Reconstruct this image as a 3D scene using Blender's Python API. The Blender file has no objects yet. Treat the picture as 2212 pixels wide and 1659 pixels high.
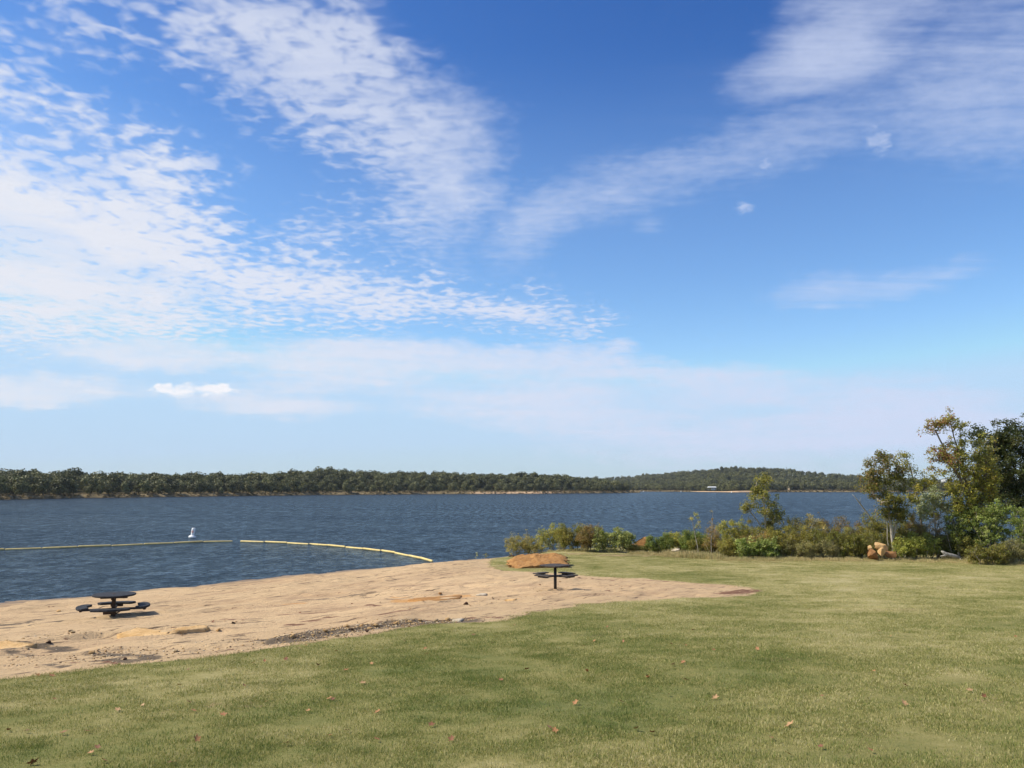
import bpy, math, random
import numpy as np
from mathutils import Vector, Matrix, Euler

SC = bpy.context.scene
COL = SC.collection
RNG = np.random.default_rng(11)
random.seed(11)
pi = math.pi

# ------------------------------------------------------------------ camera
FPX = 830.0                      # focal length in pixels of a 1024 px wide frame
CAMZ = 4.5                       # metres above the lake
PITCH = math.atan((488.0 - 384.0) / FPX)
cam_data = bpy.data.cameras.new('camera')
cam_data.sensor_width = 36.0
cam_data.lens = 36.0 * FPX / 1024.0
cam_data.clip_start = 0.1
cam_data.clip_end = 20000.0
cam = bpy.data.objects.new('camera', cam_data)
cam.location = (0, 0, CAMZ)
cam.rotation_euler = (pi / 2 + PITCH, 0, 0)
COL.objects.link(cam)
SC.camera = cam

# ------------------------------------------------------------------ sun, exposure
SUN_AZ = math.radians(-92.0)     # from the view direction (+Y), negative = left
SUN_EL = math.radians(47.0)
sd = bpy.data.lights.new('sun', 'SUN')
sd.energy = 5.0
sd.angle = math.radians(0.5)
sd.color = (1.0, 0.93, 0.80)
sun = bpy.data.objects.new('sun', sd)
sdir = Vector((math.sin(SUN_AZ) * math.cos(SUN_EL), math.cos(SUN_AZ) * math.cos(SUN_EL), math.sin(SUN_EL)))
sun.rotation_euler = sdir.to_track_quat('Z', 'Y').to_euler()
sun.location = sdir * 80
COL.objects.link(sun)

SC.view_settings.view_transform = 'Standard'
SC.view_settings.look = 'None'
SC.view_settings.gamma = 1.0
SC.view_settings.exposure = 0.1
SC.view_settings.use_curve_mapping = False
SC.render.engine = 'CYCLES'
SC.cycles.max_bounces = 6
SC.cycles.transparent_max_bounces = 8
SC.cycles.use_denoising = True
SC.cycles.use_adaptive_sampling = True
SC.cycles.adaptive_threshold = 0.015
SC.cycles.adaptive_min_samples = 8

# ------------------------------------------------------------------ node helpers
class NT:
    def __init__(s, tree):
        s.t = tree
    def n(s, typ, **kw):
        nd = s.t.nodes.new(typ)
        for k, v in kw.items():
            setattr(nd, k, v)
        return nd
    def put(s, sock, v):
        if v is None:
            return
        if isinstance(v, bpy.types.NodeSocket):
            s.t.links.new(v, sock)
        else:
            sock.default_value = v
    def m(s, op, a, b=None, c=None, clamp=False):
        nd = s.n('ShaderNodeMath', operation=op, use_clamp=clamp)
        for i, v in enumerate((a, b, c)):
            s.put(nd.inputs[i], v)
        return nd.outputs[0]
    def v(s, op, a, b=None, scale=None):
        nd = s.n('ShaderNodeVectorMath', operation=op)
        s.put(nd.inputs[0], a)
        s.put(nd.inputs[1], b)
        if scale is not None:
            s.put(nd.inputs[3], scale)
        return nd.outputs['Value'] if op in ('LENGTH', 'DOT_PRODUCT', 'DISTANCE') else nd.outputs[0]
    def ramp(s, x, lo, hi, a=0.0, b=1.0, smooth=True):
        nd = s.n('ShaderNodeMapRange', interpolation_type='SMOOTHSTEP' if smooth else 'LINEAR')
        nd.clamp = True
        for i, v in enumerate((x, lo, hi, a, b)):
            s.put(nd.inputs[i], v)
        return nd.outputs[0]
    def noise(s, vec, scale, detail=3.0, rough=0.5, dist=0.0, dims='3D'):
        nd = s.n('ShaderNodeTexNoise', noise_dimensions=dims)
        s.put(nd.inputs['Vector'], vec)
        nd.inputs['Scale'].default_value = scale
        nd.inputs['Detail'].default_value = detail
        nd.inputs['Roughness'].default_value = rough
        nd.inputs['Distortion'].default_value = dist
        return nd.outputs[0]
    def mix(s, f, a, b, blend='MIX'):
        nd = s.n('ShaderNodeMix', data_type='RGBA', blend_type=blend)
        nd.clamp_factor = True
        s.put(nd.inputs[0], f)
        s.put(nd.inputs[6], (*a, 1.0) if isinstance(a, tuple) and len(a) == 3 else a)
        s.put(nd.inputs[7], (*b, 1.0) if isinstance(b, tuple) and len(b) == 3 else b)
        return nd.outputs[2]
    def cramp(s, x, stops):
        nd = s.n('ShaderNodeValToRGB')
        e = nd.color_ramp.elements
        while len(e) < len(stops):
            e.new(0.5)
        for i, (p, c) in enumerate(stops):
            e[i].position = p
            e[i].color = (*c, 1.0)
        s.put(nd.inputs[0], x)
        return nd.outputs[0]
    def vec(s, x, y, z=0.0):
        nd = s.n('ShaderNodeCombineXYZ')
        for i, v in enumerate((x, y, z)):
            s.put(nd.inputs[i], v)
        return nd.outputs[0]
    def mapping(s, vec, loc=(0, 0, 0), rot=(0, 0, 0), scale=(1, 1, 1)):
        nd = s.n('ShaderNodeMapping')
        s.put(nd.inputs[0], vec)
        nd.inputs[1].default_value = loc
        nd.inputs[2].default_value = rot
        nd.inputs[3].default_value = scale
        return nd.outputs[0]

# ------------------------------------------------------------------ pixel <-> world
_cp, _sp = math.cos(PITCH), math.sin(PITCH)
def ray(px, py):
    cx, cy = (px - 512.0) / FPX, (384.0 - py) / FPX
    return np.array((cx, _cp - cy * _sp, _sp + cy * _cp))
def azel(px, py):
    d = ray(px, py)
    return (math.degrees(math.atan2(d[0], d[1])), math.degrees(math.atan2(d[2], math.hypot(d[0], d[1]))))
def on_z(px, py, z=0.0):
    d = ray(px, py)
    t = (z - CAMZ) / d[2]
    return d * t + np.array((0, 0, CAMZ))
def col_at(px, Y, z=1.0):
    """world X of the pixel column px at distance Y and height z"""
    depth = Y * _cp + (z - CAMZ) * _sp
    return (px - 512.0) / FPX * depth
def z_at(px, py, Y):
    d = ray(px, py)
    return CAMZ + d[2] / d[1] * Y

# ------------------------------------------------------------------ world: sky with clouds
def build_world():
    w = bpy.data.worlds.new('World')
    SC.world = w
    w.use_nodes = True
    w.node_tree.nodes.clear()
    N = NT(w.node_tree)
    out = N.n('ShaderNodeOutputWorld')
    bg = N.n('ShaderNodeBackground')
    sky = N.n('ShaderNodeTexSky', sky_type='NISHITA')
    sky.sun_disc = False
    sky.sun_elevation = SUN_EL
    sky.sun_rotation = SUN_AZ
    sky.altitude = 300
    sky.air_density = 1.0
    sky.dust_density = 0.6
    sky.ozone_density = 2.4
    tc = N.n('ShaderNodeTexCoord').outputs['Generated']
    sep = N.n('ShaderNodeSeparateXYZ')
    N.put(sep.inputs[0], tc)
    dx, dy, dz = sep.outputs
    deg = 180 / pi
    az = N.m('MULTIPLY', N.m('ARCTAN2', dx, dy), deg)
    el = N.m('MULTIPLY', N.m('ARCSINE', dz), deg)
    # cloud-sheet coordinates: the sky seen as a sheet overhead
    zz = N.m('ADD', N.m('MAXIMUM', dz, 0.0), 0.055)
    q = N.vec(N.m('DIVIDE', dx, zz), N.m('DIVIDE', dy, zz), 0.0)
    ae = N.vec(az, N.m('MULTIPLY', el, 1.0), 0.0)
    # wobble of the outlines
    w1 = N.n('ShaderNodeTexNoise'); N.put(w1.inputs['Vector'], N.mapping(ae, scale=(0.10, 0.22, 1)))
    w1.inputs['Scale'].default_value = 1.0; w1.inputs['Detail'].default_value = 4; w1.inputs['Roughness'].default_value = 0.6
    wob = N.v('MULTIPLY', N.v('SUBTRACT', w1.outputs['Color'], (0.5, 0.5, 0.5)), (9.0, 4.0, 0.0))
    P = N.v('ADD', ae, wob)
    w2 = N.n('ShaderNodeTexNoise'); N.put(w2.inputs['Vector'], N.mapping(ae, scale=(0.7, 1.2, 1)))
    w2.inputs['Scale'].default_value = 1.0; w2.inputs['Detail'].default_value = 3
    Ps = N.v('ADD', ae, N.v('MULTIPLY', N.v('SUBTRACT', w2.outputs['Color'], (0.5, 0.5, 0.5)), (2.2, 1.2, 0.0)))

    def cap(p1, p2, r1, r2, amp=1.0, inner=0.0, base=P):
        """soft elongated patch between two sky points, radii in degrees"""
        a, b = azel(p1[0] / 2.16, p1[1] / 2.16), azel(p2[0] / 2.16, p2[1] / 2.16)
        r = (r1 + r2) / 2
        half = math.hypot(b[0] - a[0], b[1] - a[1]) / 2 + 0.75 * r
        mp = N.n('ShaderNodeMapping', vector_type='TEXTURE')
        N.put(mp.inputs[0], base)
        mp.inputs[1].default_value = ((a[0] + b[0]) / 2, (a[1] + b[1]) / 2, 0)
        mp.inputs[2].default_value = (0, 0, math.atan2(b[1] - a[1], b[0] - a[0]))
        mp.inputs[3].default_value = (half, r, 1)
        g = N.n('ShaderNodeTexGradient', gradient_type='SPHERICAL')
        N.put(g.inputs[0], mp.outputs[0])
        return N.m('MULTIPLY', g.outputs['Fac'], amp * (1.35 + inner), clamp=False)
    def union(lst):
        o = lst[0]
        for l in lst[1:]:
            o = N.m('ADD', o, l)
        return N.m('MINIMUM', o, 1.15)
    def addup(lst):
        o = lst[0]
        for l in lst[1:]:
            o = N.m('ADD', o, l)
        return o

    # --- textures on the sheet
    alto = N.noise(N.mapping(q, rot=(0, 0, 0.15), scale=(17.5, 16.0, 1)), 1.0, 2, 0.5, 0.35)
    alto2 = N.noise(N.mapping(q, loc=(3, 1, 0), scale=(2.6, 2.2, 1)), 1.0, 4, 0.6, 0.5)
    fine = N.noise(N.mapping(q, rot=(0, 0, 0.5), scale=(17.0, 24.0, 1)), 1.0, 3, 0.6)
    streak = N.noise(N.mapping(q, rot=(0, 0, 0.62), scale=(0.9, 6.5, 1)), 1.0, 5, 0.62, 0.6)
    band = N.noise(N.mapping(ae, scale=(0.055, 0.75, 1)), 1.0, 6, 0.62, 0.4)
    puff = N.noise(N.mapping(ae, scale=(0.75, 1.6, 1)), 1.0, 6, 0.66, 0.3)

    # --- A: altocumulus field on the left, B: the rippled plume at the top
    A = union([
        cap((-300, 330), (60, 330), 12.0, 7.5, 0.52, 0.0),
        cap((-200, 540), (260, 540), 9.5, 8.0, 0.70, 0.0),
        cap((60, 600), (760, 610), 6.2, 5.2, 0.62, 0.0),
        cap((620, 600), (1040, 660), 4.6, 3.4, 0.56, 0.0),
        cap((980, 665), (1310, 685), 3.4, 2.4, 0.60, 0.0),
        cap((230, 340), (440, 420), 6.5, 4.5, 0.42, 0.0),
    ])
    B = union([
        cap((250, -60), (760, -10), 7.5, 7.5, 0.34, 0.0),
        cap((560, 20), (800, 220), 7.5, 7.0, 0.46, 0.0),
        cap((720, 170), (1060, 340), 6.6, 5.6, 0.54, 0.0),
        cap((980, 330), (960, 540), 6.5, 5.0, 0.36, 0.0),
        cap((350, 90), (650, 200), 4.0, 4.5, 0.34, 0.0),
        cap((-80, 60), (250, 90), 3.5, 3.2, 0.34, 0.0),
        cap((640, 490), (780, 490), 3.0, 3.0, 0.34, 0.0),
        cap((700, 430), (1000, 470), 5.0, 5.0, 0.25, 0.0),
    ])
    # --- C: thin streak on the right, D: cirrus at the top right, G: small streak
    C = union([
        cap((1060, 550), (1200, 440), 3.6, 3.4, 0.55, 0.0, Ps),
        cap((1160, 440), (1500, 370), 3.2, 3.0, 0.62, 0.0, Ps),
        cap((1450, 370), (1800, 260), 3.2, 4.0, 0.52, 0.0, Ps),
        cap((1750, 270), (2350, 120), 4.2, 5.0, 0.56, 0.0, Ps),
        cap((2050, 300), (2420, 260), 4.2, 5.2, 0.34, 0.0, Ps),
    ])
    D = union([
        cap((1560, 190), (1980, -20), 2.2, 4.6, 0.70, 0.0, P),
        cap((1650, 160), (2000, 0), 4.0, 7.5, 0.24, 0.0, P),
        cap((1880, 150), (2450, 20), 7.5, 12.0, 0.40, 0.0, P),
        cap((2100, 150), (2450, 150), 6.0, 8.0, 0.26, 0.0, P),
    ])
    G = union([
        cap((1640, 640), (1960, 610), 1.4, 2.2, 0.52, 0.0, Ps),
        cap((1900, 630), (2160, 560), 2.0, 1.0, 0.45, 0.0, Ps),
        cap((1370, 495), (1440, 488), 1.2, 1.2, 0.25, 0.0, Ps),
        cap((1300, 350), (1700, 200), 9.0, 9.0, 0.12, 0.0, Ps),
    ])
    # --- E, F: long bands above the horizon
    E = union([
        cap((90, 750), (520, 765), 0.8, 2.4, 1.10, 0.25, Ps),
        cap((450, 765), (1150, 790), 2.4, 2.7, 1.12, 0.3, Ps),
        cap((1000, 790), (1450, 800), 2.6, 1.7, 1.01, 0.2, Ps),
        cap((1300, 745), (1380, 740), 0.9, 0.5, 0.62, 0.0, Ps),
        cap((1400, 830), (1720, 830), 1.8, 2.2, 0.90, 0.2, Ps),
        cap((1650, 850), (2300, 900), 2.4, 3.0, 0.81, 0.2, Ps),
        cap((800, 870), (1500, 880), 1.9, 2.0, 0.83, 0.2, Ps),
        cap((-200, 840), (330, 840), 1.4, 1.4, 1.10, 0.2, Ps),
        cap((300, 850), (800, 880), 1.5, 1.4, 0.94, 0.2, Ps),
        cap((-60, 728), (60, 728), 0.6, 0.4, 0.78, 0.0, Ps),
        cap((900, 965), (2350, 975), 2.6, 3.6, 0.34, 0.0, Ps),
        cap((1100, 930), (2300, 950), 2.2, 3.0, 0.65, 0.1, Ps),
    ])
    # --- small puffs
    def pf(x, y, rx, r, a): return cap((x - rx, y), (x + rx, y), r, r, a, 0.15, Ps)
    K = union([
        pf(1885, 295, 8, 1.5, 0.55), pf(1905, 312, 12, 1.0, 0.55), pf(1655, 347, 16, 0.75, 0.55),
        pf(1606, 447, 14, 0.75, 0.55), pf(2040, 318, 22, 0.8, 0.42), pf(1256, 718, 14, 0.55, 0.85),
        pf(1622, 944, 40, 0.36, 0.66), pf(1780, 945, 40, 0.25, 0.5), pf(1352, 995, 10, 0.26, 0.5),
        pf(1110, 500, 25, 1.3, 0.55), pf(575, 688, 20, 0.8, 0.35),
    ])
    J = union([cap((320, 842), (430, 846), 0.55, 0.6, 0.85, 0.3, Ps), cap((420, 846), (505, 842), 0.5, 0.6, 0.85, 0.3, Ps),
               cap((455, 832), (490, 836), 0.5, 0.5, 0.8, 0.3, Ps), cap((345, 834), (365, 836), 0.4, 0.4, 0.7, 0.3, Ps)])
    # the same kinds of cloud go on round the rest of the sky
    side = N.ramp(N.m('ABSOLUTE', az), 40.0, 62.0)
    over = N.ramp(el, 36.0, 50.0)
    rest = N.m('MULTIPLY', N.m('MAXIMUM', side, over), N.ramp(N.noise(q, 0.55, 4, 0.55), 0.42, 0.68, 0.0, 0.9))

    def tex(mask, t, k, lo, hi):
        gate = N.ramp(mask, 0.02, 0.36)
        return N.m('MULTIPLY', gate, N.ramp(N.m('MULTIPLY_ADD', N.m('SUBTRACT', t, 0.5), k, mask), lo, hi))
    tA = N.m('ADD', N.m('MULTIPLY', alto, 0.62), N.m('MULTIPLY', alto2, 0.38))
    body = N.ramp(alto2, 0.30, 0.60, 0.68, 1.0)
    rip = tex(A, tA, 3.9, 0.14, 0.96)
    aA = N.m('MULTIPLY', N.m('ADD', N.m('MULTIPLY', rip, 0.80), N.m('MULTIPLY', N.ramp(A, 0.1, 1.0), 0.20)), body)
    soft = N.ramp(az, -13.0, -3.0)
    altB = N.noise(N.mapping(q, loc=(1.3, 4.2, 0), rot=(0, 0, 0.1), scale=(19.0, 21.0, 1)), 1.0, 2, 0.5, 0.3)
    tB = N.m('ADD', N.m('MULTIPLY', altB, 0.66), N.m('MULTIPLY', alto2, 0.34))
    kB = N.m('MULTIPLY_ADD', soft, -2.7, 4.0)
    ripB = N.m('MULTIPLY', N.ramp(B, 0.02, 0.3), N.ramp(N.m('ADD', N.m('MULTIPLY', N.m('SUBTRACT', tB, 0.5), kB), B), 0.06, 1.12))
    aB = N.m('MULTIPLY', N.m('ADD', N.m('MULTIPLY', ripB, 0.66), N.m('MULTIPLY', N.ramp(B, 0.05, 1.0), 0.14)), N.ramp(N.m('ADD', N.m('MULTIPLY', streak, 0.5), N.m('MULTIPLY', alto2, 0.5)), 0.30, 0.64, 0.55, 1.0))
    tC = N.m('ADD', N.m('MULTIPLY', streak, 0.55), N.m('MULTIPLY', fine, 0.45))
    aC = N.m('MULTIPLY', tex(C, tC, 1.4, 0.02, 1.1), 0.54)
    tD = N.m('ADD', N.m('MULTIPLY', streak, 0.75), N.m('MULTIPLY', fine, 0.25))
    aD = N.m('MULTIPLY', tex(D, tD, 2.2, 0.0, 1.5), 0.74)
    aG = N.m('MULTIPLY', tex(G, streak, 1.2, 0.02, 0.95), 0.52)
    aE = N.m('MULTIPLY', tex(E, N.m('ADD', N.m('MULTIPLY', band, 0.7), N.m('MULTIPLY', puff, 0.3)), 2.0, 0.05, 1.12), N.ramp(N.m('ADD', N.m('MULTIPLY', band, 0.6), N.m('MULTIPLY', puff, 0.4)), 0.34, 0.62, 0.52, 0.90))
    aK = N.m('MULTIPLY', tex(K, puff, 2.8, 0.05, 1.3), 0.54)
    aJ = N.m('MULTIPLY', tex(J, puff, 2.6, 0.10, 1.15), 0.92)
    aR = tex(rest, tA, 1.6, 0.2, 1.1)

    thin = aA
    for l in (aB, aC, aD, aG, aE, aK, aR):
        thin = N.m('MAXIMUM', thin, l)
    # --- colours (radiance before the Background strength)
    sr = N.n('ShaderNodeSeparateColor'); N.put(sr.inputs[0], sky.outputs[0])
    def curve(c, t, k, g):
        return N.m('MULTIPLY', N.m('POWER', N.m('MULTIPLY', c, 0.1 * t), g), 10 * k)
    cr = N.n('ShaderNodeCombineColor')
    for i, (t, k, g) in enumerate(((0.94, 4.55, 1.97), (0.97, 2.98, 1.70), (1.16, 1.67, 1.32))):
        N.put(cr.inputs[i], N.m('MINIMUM', curve(sr.outputs[i], t, k, g), (4.4, 6.6, 9.0)[i]))
    tint = cr.outputs[0]
    hz = N.m('EXPONENT', N.m('MULTIPLY', N.m('MAXIMUM', el, 0.0), -1 / 4.6))
    tint = N.mix(N.ramp(el, 30.0, 18.0, 0.0, 0.13), tint, (5.0, 7.4, 10.5))
    clear = N.mix(N.m('MULTIPLY', hz, 0.93), tint, (5.25, 6.35, 7.45))
    lum = N.ramp(az, -40, 30)
    ccol = N.mix(lum, (7.5, 7.75, 8.5), (6.0, 6.7, 8.6))
    c1 = N.mix(thin, clear, ccol)
    c2 = N.mix(aJ, c1, (8.8, 8.8, 9.2))
    N.put(bg.inputs[0], c2)
    bg.inputs[1].default_value = 0.1
    N.t.links.new(bg.outputs[0], out.inputs[0])
    w.cycles.sampling_method = 'MANUAL'
    w.cycles.sample_map_resolution = 1024
build_world()

# ------------------------------------------------------------------ general helpers
def link(o, parent=None):
    COL.objects.link(o)
    if parent is not None:
        o.parent = parent
    return o
def tag(o, label=None, cat=None, group=None, kind=None):
    if label: o['label'] = label
    if cat: o['category'] = cat
    if group: o['group'] = group
    if kind: o['kind'] = kind
    return o
def empty(name, loc, rz=0.0):
    o = bpy.data.objects.new(name, None)
    o.empty_display_size = 0.2
    o.location = loc
    o.rotation_euler = (0, 0, rz)
    return link(o)
def np_mesh(name, verts, faces, mat=None, smooth=False, cols=None):
    """verts (n,3); faces a list of (m,k) int arrays"""
    me = bpy.data.meshes.new(name)
    verts = np.asarray(verts, dtype=np.float32)
    if not isinstance(faces, (list, tuple)):
        faces = [faces]
    faces = [np.asarray(f, dtype=np.int32) for f in faces if len(f)]
    me.vertices.add(len(verts))
    me.vertices.foreach_set('co', verts.ravel())
    nl = sum(f.size for f in faces)
    npoly = sum(len(f) for f in faces)
    me.loops.add(nl)
    me.polygons.add(npoly)
    me.loops.foreach_set('vertex_index', np.concatenate([f.ravel() for f in faces]))
    tot = np.concatenate([np.full(len(f), f.shape[1], np.int32) for f in faces])
    st = np.concatenate([[0], np.cumsum(tot)[:-1]]).astype(np.int32)
    me.polygons.foreach_set('loop_start', st)
    me.polygons.foreach_set('loop_total', tot)
    if cols is not None:
        a = me.color_attributes.new('col', 'FLOAT_COLOR', 'POINT')
        c = np.ones((len(verts), 4), np.float32)
        c[:, :3] = cols
        a.data.foreach_set('color', c.ravel())
    me.update(calc_edges=True)
    me.validate()
    if smooth:
        me.polygons.foreach_set('use_smooth', np.ones(len(me.polygons), bool))
    if mat is not None:
        me.materials.append(mat)
    return me
def mesh_obj(name, me, parent=None, loc=(0, 0, 0)):
    o = bpy.data.objects.new(name, me)
    o.location = loc
    return link(o, parent)
class MB:
    """collects boxes, tubes and lathes into one mesh"""
    def __init__(s):
        s.v = []; s.f = []
    def add(s, verts, faces):
        n = len(s.v)
        s.v += [tuple(p) for p in verts]
        s.f += [tuple(i + n for i in f) for f in faces]
        return s
    def box(s, c, size, rot=None, bevel=0.0):
        hx, hy, hz = size[0] / 2, size[1] / 2, size[2] / 2
        M = rot if rot is not None else Matrix.Identity(3)
        if bevel <= 0:
            P = [(x, y, z) for z in (-hz, hz) for x, y in ((-hx, -hy), (hx, -hy), (hx, hy), (-hx, hy))]
            F = [(3, 2, 1, 0), (4, 5, 6, 7), (0, 1, 5, 4), (1, 2, 6, 5), (2, 3, 7, 6), (3, 0, 4, 7)]
        else:
            b = min(bevel, hx * .9, hy * .9, hz * .9)
            P = []
            for z, e in ((-hz, b), (-hz + b, 0), (hz - b, 0), (hz, b)):
                ax, ay = hx - e, hy - e
                P += [(-ax + b, -ay, z), (ax - b, -ay, z), (ax, -ay + b, z), (ax, ay - b, z), (ax - b, ay, z), (-ax + b, ay, z), (-ax, ay - b, z), (-ax, -ay + b, z)]
            F = [tuple(range(7, -1, -1)), tuple(range(24, 32))]
            for r in range(3):
                for i in range(8):
                    j = (i + 1) % 8
                    F.append((r * 8 + i, r * 8 + j, r * 8 + 8 + j, r * 8 + 8 + i))
        return s.add([M @ Vector(p) + Vector(c) for p in P], F)
    def lathe(s, prof, n=16, c=(0, 0, 0), M=None):
        P = []
        for r, z in prof:
            for i in range(n):
                a = 2 * pi * i / n
                P.append((r * math.cos(a), r * math.sin(a), z))
        F = [(k * n + i, k * n + (i + 1) % n, (k + 1) * n + (i + 1) % n, (k + 1) * n + i) for k in range(len(prof) - 1) for i in range(n)]
        F.append(tuple(range(n - 1, -1, -1)))
        F.append(tuple((len(prof) - 1) * n + i for i in range(n)))
        M = M or Matrix.Identity(3)
        return s.add([M @ Vector(p) + Vector(c) for p in P], F)
    def tube(s, pts, rad, n=6):
        pts = [Vector(p) for p in pts]
        if not hasattr(rad, '__len__'):
            rad = [rad] * len(pts)
        P = []
        for k, p in enumerate(pts):
            d = (pts[min(k + 1, len(pts) - 1)] - pts[max(k - 1, 0)]).normalized()
            u = d.orthogonal().normalized() if k == 0 else (u - d * u.dot(d)).normalized()
            w = d.cross(u)
            for i in range(n):
                a = 2 * pi * i / n
                P.append(p + (u * math.cos(a) + w * math.sin(a)) * rad[k])
        F = [(k * n + i, k * n + (i + 1) % n, (k + 1) * n + (i + 1) % n, (k + 1) * n + i) for k in range(len(pts) - 1) for i in range(n)]
        F.append(tuple(range(n - 1, -1, -1)))
        F.append(tuple((len(pts) - 1) * n + i for i in range(n)))
        return s.add(P, F)
    def mesh(s, name, mat=None, smooth=False):
        me = bpy.data.meshes.new(name)
        me.from_pydata(s.v, [], s.f)
        me.validate()
        if smooth:
            me.polygons.foreach_set('use_smooth', np.ones(len(me.polygons), bool))
        if mat is not None:
            me.materials.append(mat)
        return me
    def build(s, name, mat=None, parent=None, smooth=False, loc=(0, 0, 0)):
        return mesh_obj(name, s.mesh(name, mat, smooth), parent, loc)

# numpy value noise
def _hash(ix, iy, seed):
    h = (ix.astype(np.int64) * 374761393 + iy.astype(np.int64) * 668265263 + seed * 144665) & 0xffffffff
    h = ((h ^ (h >> 13)) * 1274126177) & 0xffffffff
    return ((h ^ (h >> 16)) & 0xffff) / 65535.0
def vnoise(x, y, seed=0):
    ix, iy = np.floor(x), np.floor(y)
    fx, fy = x - ix, y - iy
    fx = fx * fx * (3 - 2 * fx); fy = fy * fy * (3 - 2 * fy)
    a = _hash(ix, iy, seed); b = _hash(ix + 1, iy, seed); c = _hash(ix, iy + 1, seed); d = _hash(ix + 1, iy + 1, seed)
    return a + (b - a) * fx + (c - a) * fy + (a - b - c + d) * fx * fy
def fbm(x, y, seed=0, octv=4):
    s = 0.0; amp = 0.5; t = 0.0
    for k in range(octv):
        s = s + amp * vnoise(x * 2 ** k + 17.3 * k, y * 2 ** k - 9.1 * k, seed + k); t += amp; amp *= 0.5
    return s / t
def sstep(a, b, x):
    t = np.clip((x - a) / (b - a), 0, 1)
    return t * t * (3 - 2 * t)
def seg_dist(X, Y, pts):
    best = np.full(np.shape(X), 1e9)
    for (x0, y0), (x1, y1) in zip(pts[:-1], pts[1:]):
        ex, ey = x1 - x0, y1 - y0
        h = np.clip(((X - x0) * ex + (Y - y0) * ey) / (ex * ex + ey * ey + 1e-9), 0, 1)
        best = np.minimum(best, np.hypot(X - x0 - ex * h, Y - y0 - ey * h))
    return best
def in_poly(X, Y, pts):
    ins = np.zeros(np.shape(X), bool)
    n = len(pts)
    for i in range(n):
        (x0, y0), (x1, y1) = pts[i], pts[(i + 1) % n]
        c = ((y0 > Y) != (y1 > Y))
        if y1 != y0:
            ins ^= c & (X < (x1 - x0) * (Y - y0) / (y1 - y0) + x0)
    return ins

# ------------------------------------------------------------------ terrain of the near shore
_ty = np.arange(-120, 260, 0.25)
_tz = np.interp(_ty, [-120, -40, -12, 0, 10, 20, 30, 40, 46, 50, 60, 260], [7.0, 5.0, 3.6, 2.9, 2.2, 1.55, 1.02, 0.72, 0.60, 0.54, 0.50, 0.4])
_k = np.exp(-0.5 * (np.arange(-16, 17) / 8.0) ** 2); _k /= _k.sum()
_tz = np.convolve(np.pad(_tz, 16, mode='edge'), _k, 'valid')
SHORE_PX = [(0, 600.3), (88, 594), (136, 589.7), (189, 585.9), (279, 576.7), (341, 571.4), (432, 563.5), (495, 557.8), (505, 556.4)]
SHORE = [tuple(on_z(px, py)[:2]) for px, py in SHORE_PX]
_d0 = np.array(SHORE[0]) - np.array(SHORE[2]); _d0 /= np.linalg.norm(_d0)
SHORE = [tuple(np.array(SHORE[0]) + _d0 * 90), tuple(np.array(SHORE[0]) + _d0 * 20)] + SHORE + [(0.8, 56.8), (3.5, 59.0), (8, 60.5), (13, 60.0), (20, 57.0), (28, 54.0), (42, 52.5), (70, 54.0), (140, 62)]
LANDPOLY = SHORE + [(260, -120), (-260, -120)]
def terr0(X, Y):
    X = np.asarray(X, float); Y = np.asarray(Y, float)
    base = np.interp(Y, _ty, _tz) - 0.045 * 3 * np.log1p(np.exp(np.clip(-X / 3, -30, 30)))
    ds = seg_dist(X, Y, SHORE) * np.where(in_poly(X, Y, LANDPOLY), 1.0, -1.0)
    slope = 0.085 + 0.24 * sstep(1.0, 5.0, X)
    lim = ds * slope
    k = 0.22
    h = np.clip(0.5 + 0.5 * (lim - base) / k, 0, 1)
    z = lim * (1 - h) + base * h - k * h * (1 - h)
    return np.maximum(z, -1.6)
def ground(px, py, f=None):
    """point where the view through a pixel meets the near ground"""
    f = f or terr0
    d = ray(px, py)
    t = np.linspace(3, 75, 1441)
    P = d[None, :] * (t / d[1])[:, None] + np.array((0, 0, CAMZ))
    g = P[:, 2] - f(P[:, 0], P[:, 1])
    i = int(np.argmax(g < 0)) or len(t) - 1
    a = g[i - 1] / (g[i - 1] - g[i] + 1e-12)
    p = P[i - 1] + (P[i] - P[i - 1]) * a
    return p
SAND_PX = [(0, 679.5), (48, 676.7), (83, 670.5), (124, 664.3), (172, 660), (220, 656), (262, 649.2), (305, 643), (334, 638.9), (390, 630.6), (431, 624.4), (486, 622.6), (507, 619), (534, 612.7), (560, 608.6), (582, 605), (622, 601), (664, 598.6), (716, 597), (748, 595.5), (759, 590), (737, 585.5), (685, 582.5), (639, 579), (601, 577.5), (579, 575.2), (550, 573.2), (531, 572), (505, 570.8), (494, 568.5), (488, 565), (490, 561), (497, 558.2)]
_sp_pts = [tuple(ground(px, py)[:2]) for px, py in SAND_PX]
_dl = np.array(_sp_pts[0]) - np.array(_sp_pts[2]); _dl /= np.linalg.norm(_dl)
SANDPOLY = [tuple(np.array(_sp_pts[0]) + _dl * 60), tuple(np.array(_sp_pts[0]) + _dl * 15)] + _sp_pts + [(0.0, 56.0), (0.0, 80.0), (-200, 80.0), (-200, -60)]
def sand_s(X, Y):
    d = seg_dist(X, Y, SANDPOLY + [SANDPOLY[0]]) * np.where(in_poly(X, Y, SANDPOLY), 1.0, -1.0)
    return d + (fbm(X * 1.3, Y * 1.3, 5, 4) - 0.5) * 0.55
# low ledge of washed-out sand and stone in the left foreground of the beach
LEDGE = [tuple(ground(px, py)[:2]) for px, py in ((-40, 655), (0, 650), (24, 648), (60, 642), (100, 637.5), (125, 636.5), (168, 635), (205, 631.5), (240, 630))]
_lx = np.array([p[0] for p in LEDGE]); _ly = np.array([p[1] for p in LEDGE])
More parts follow.
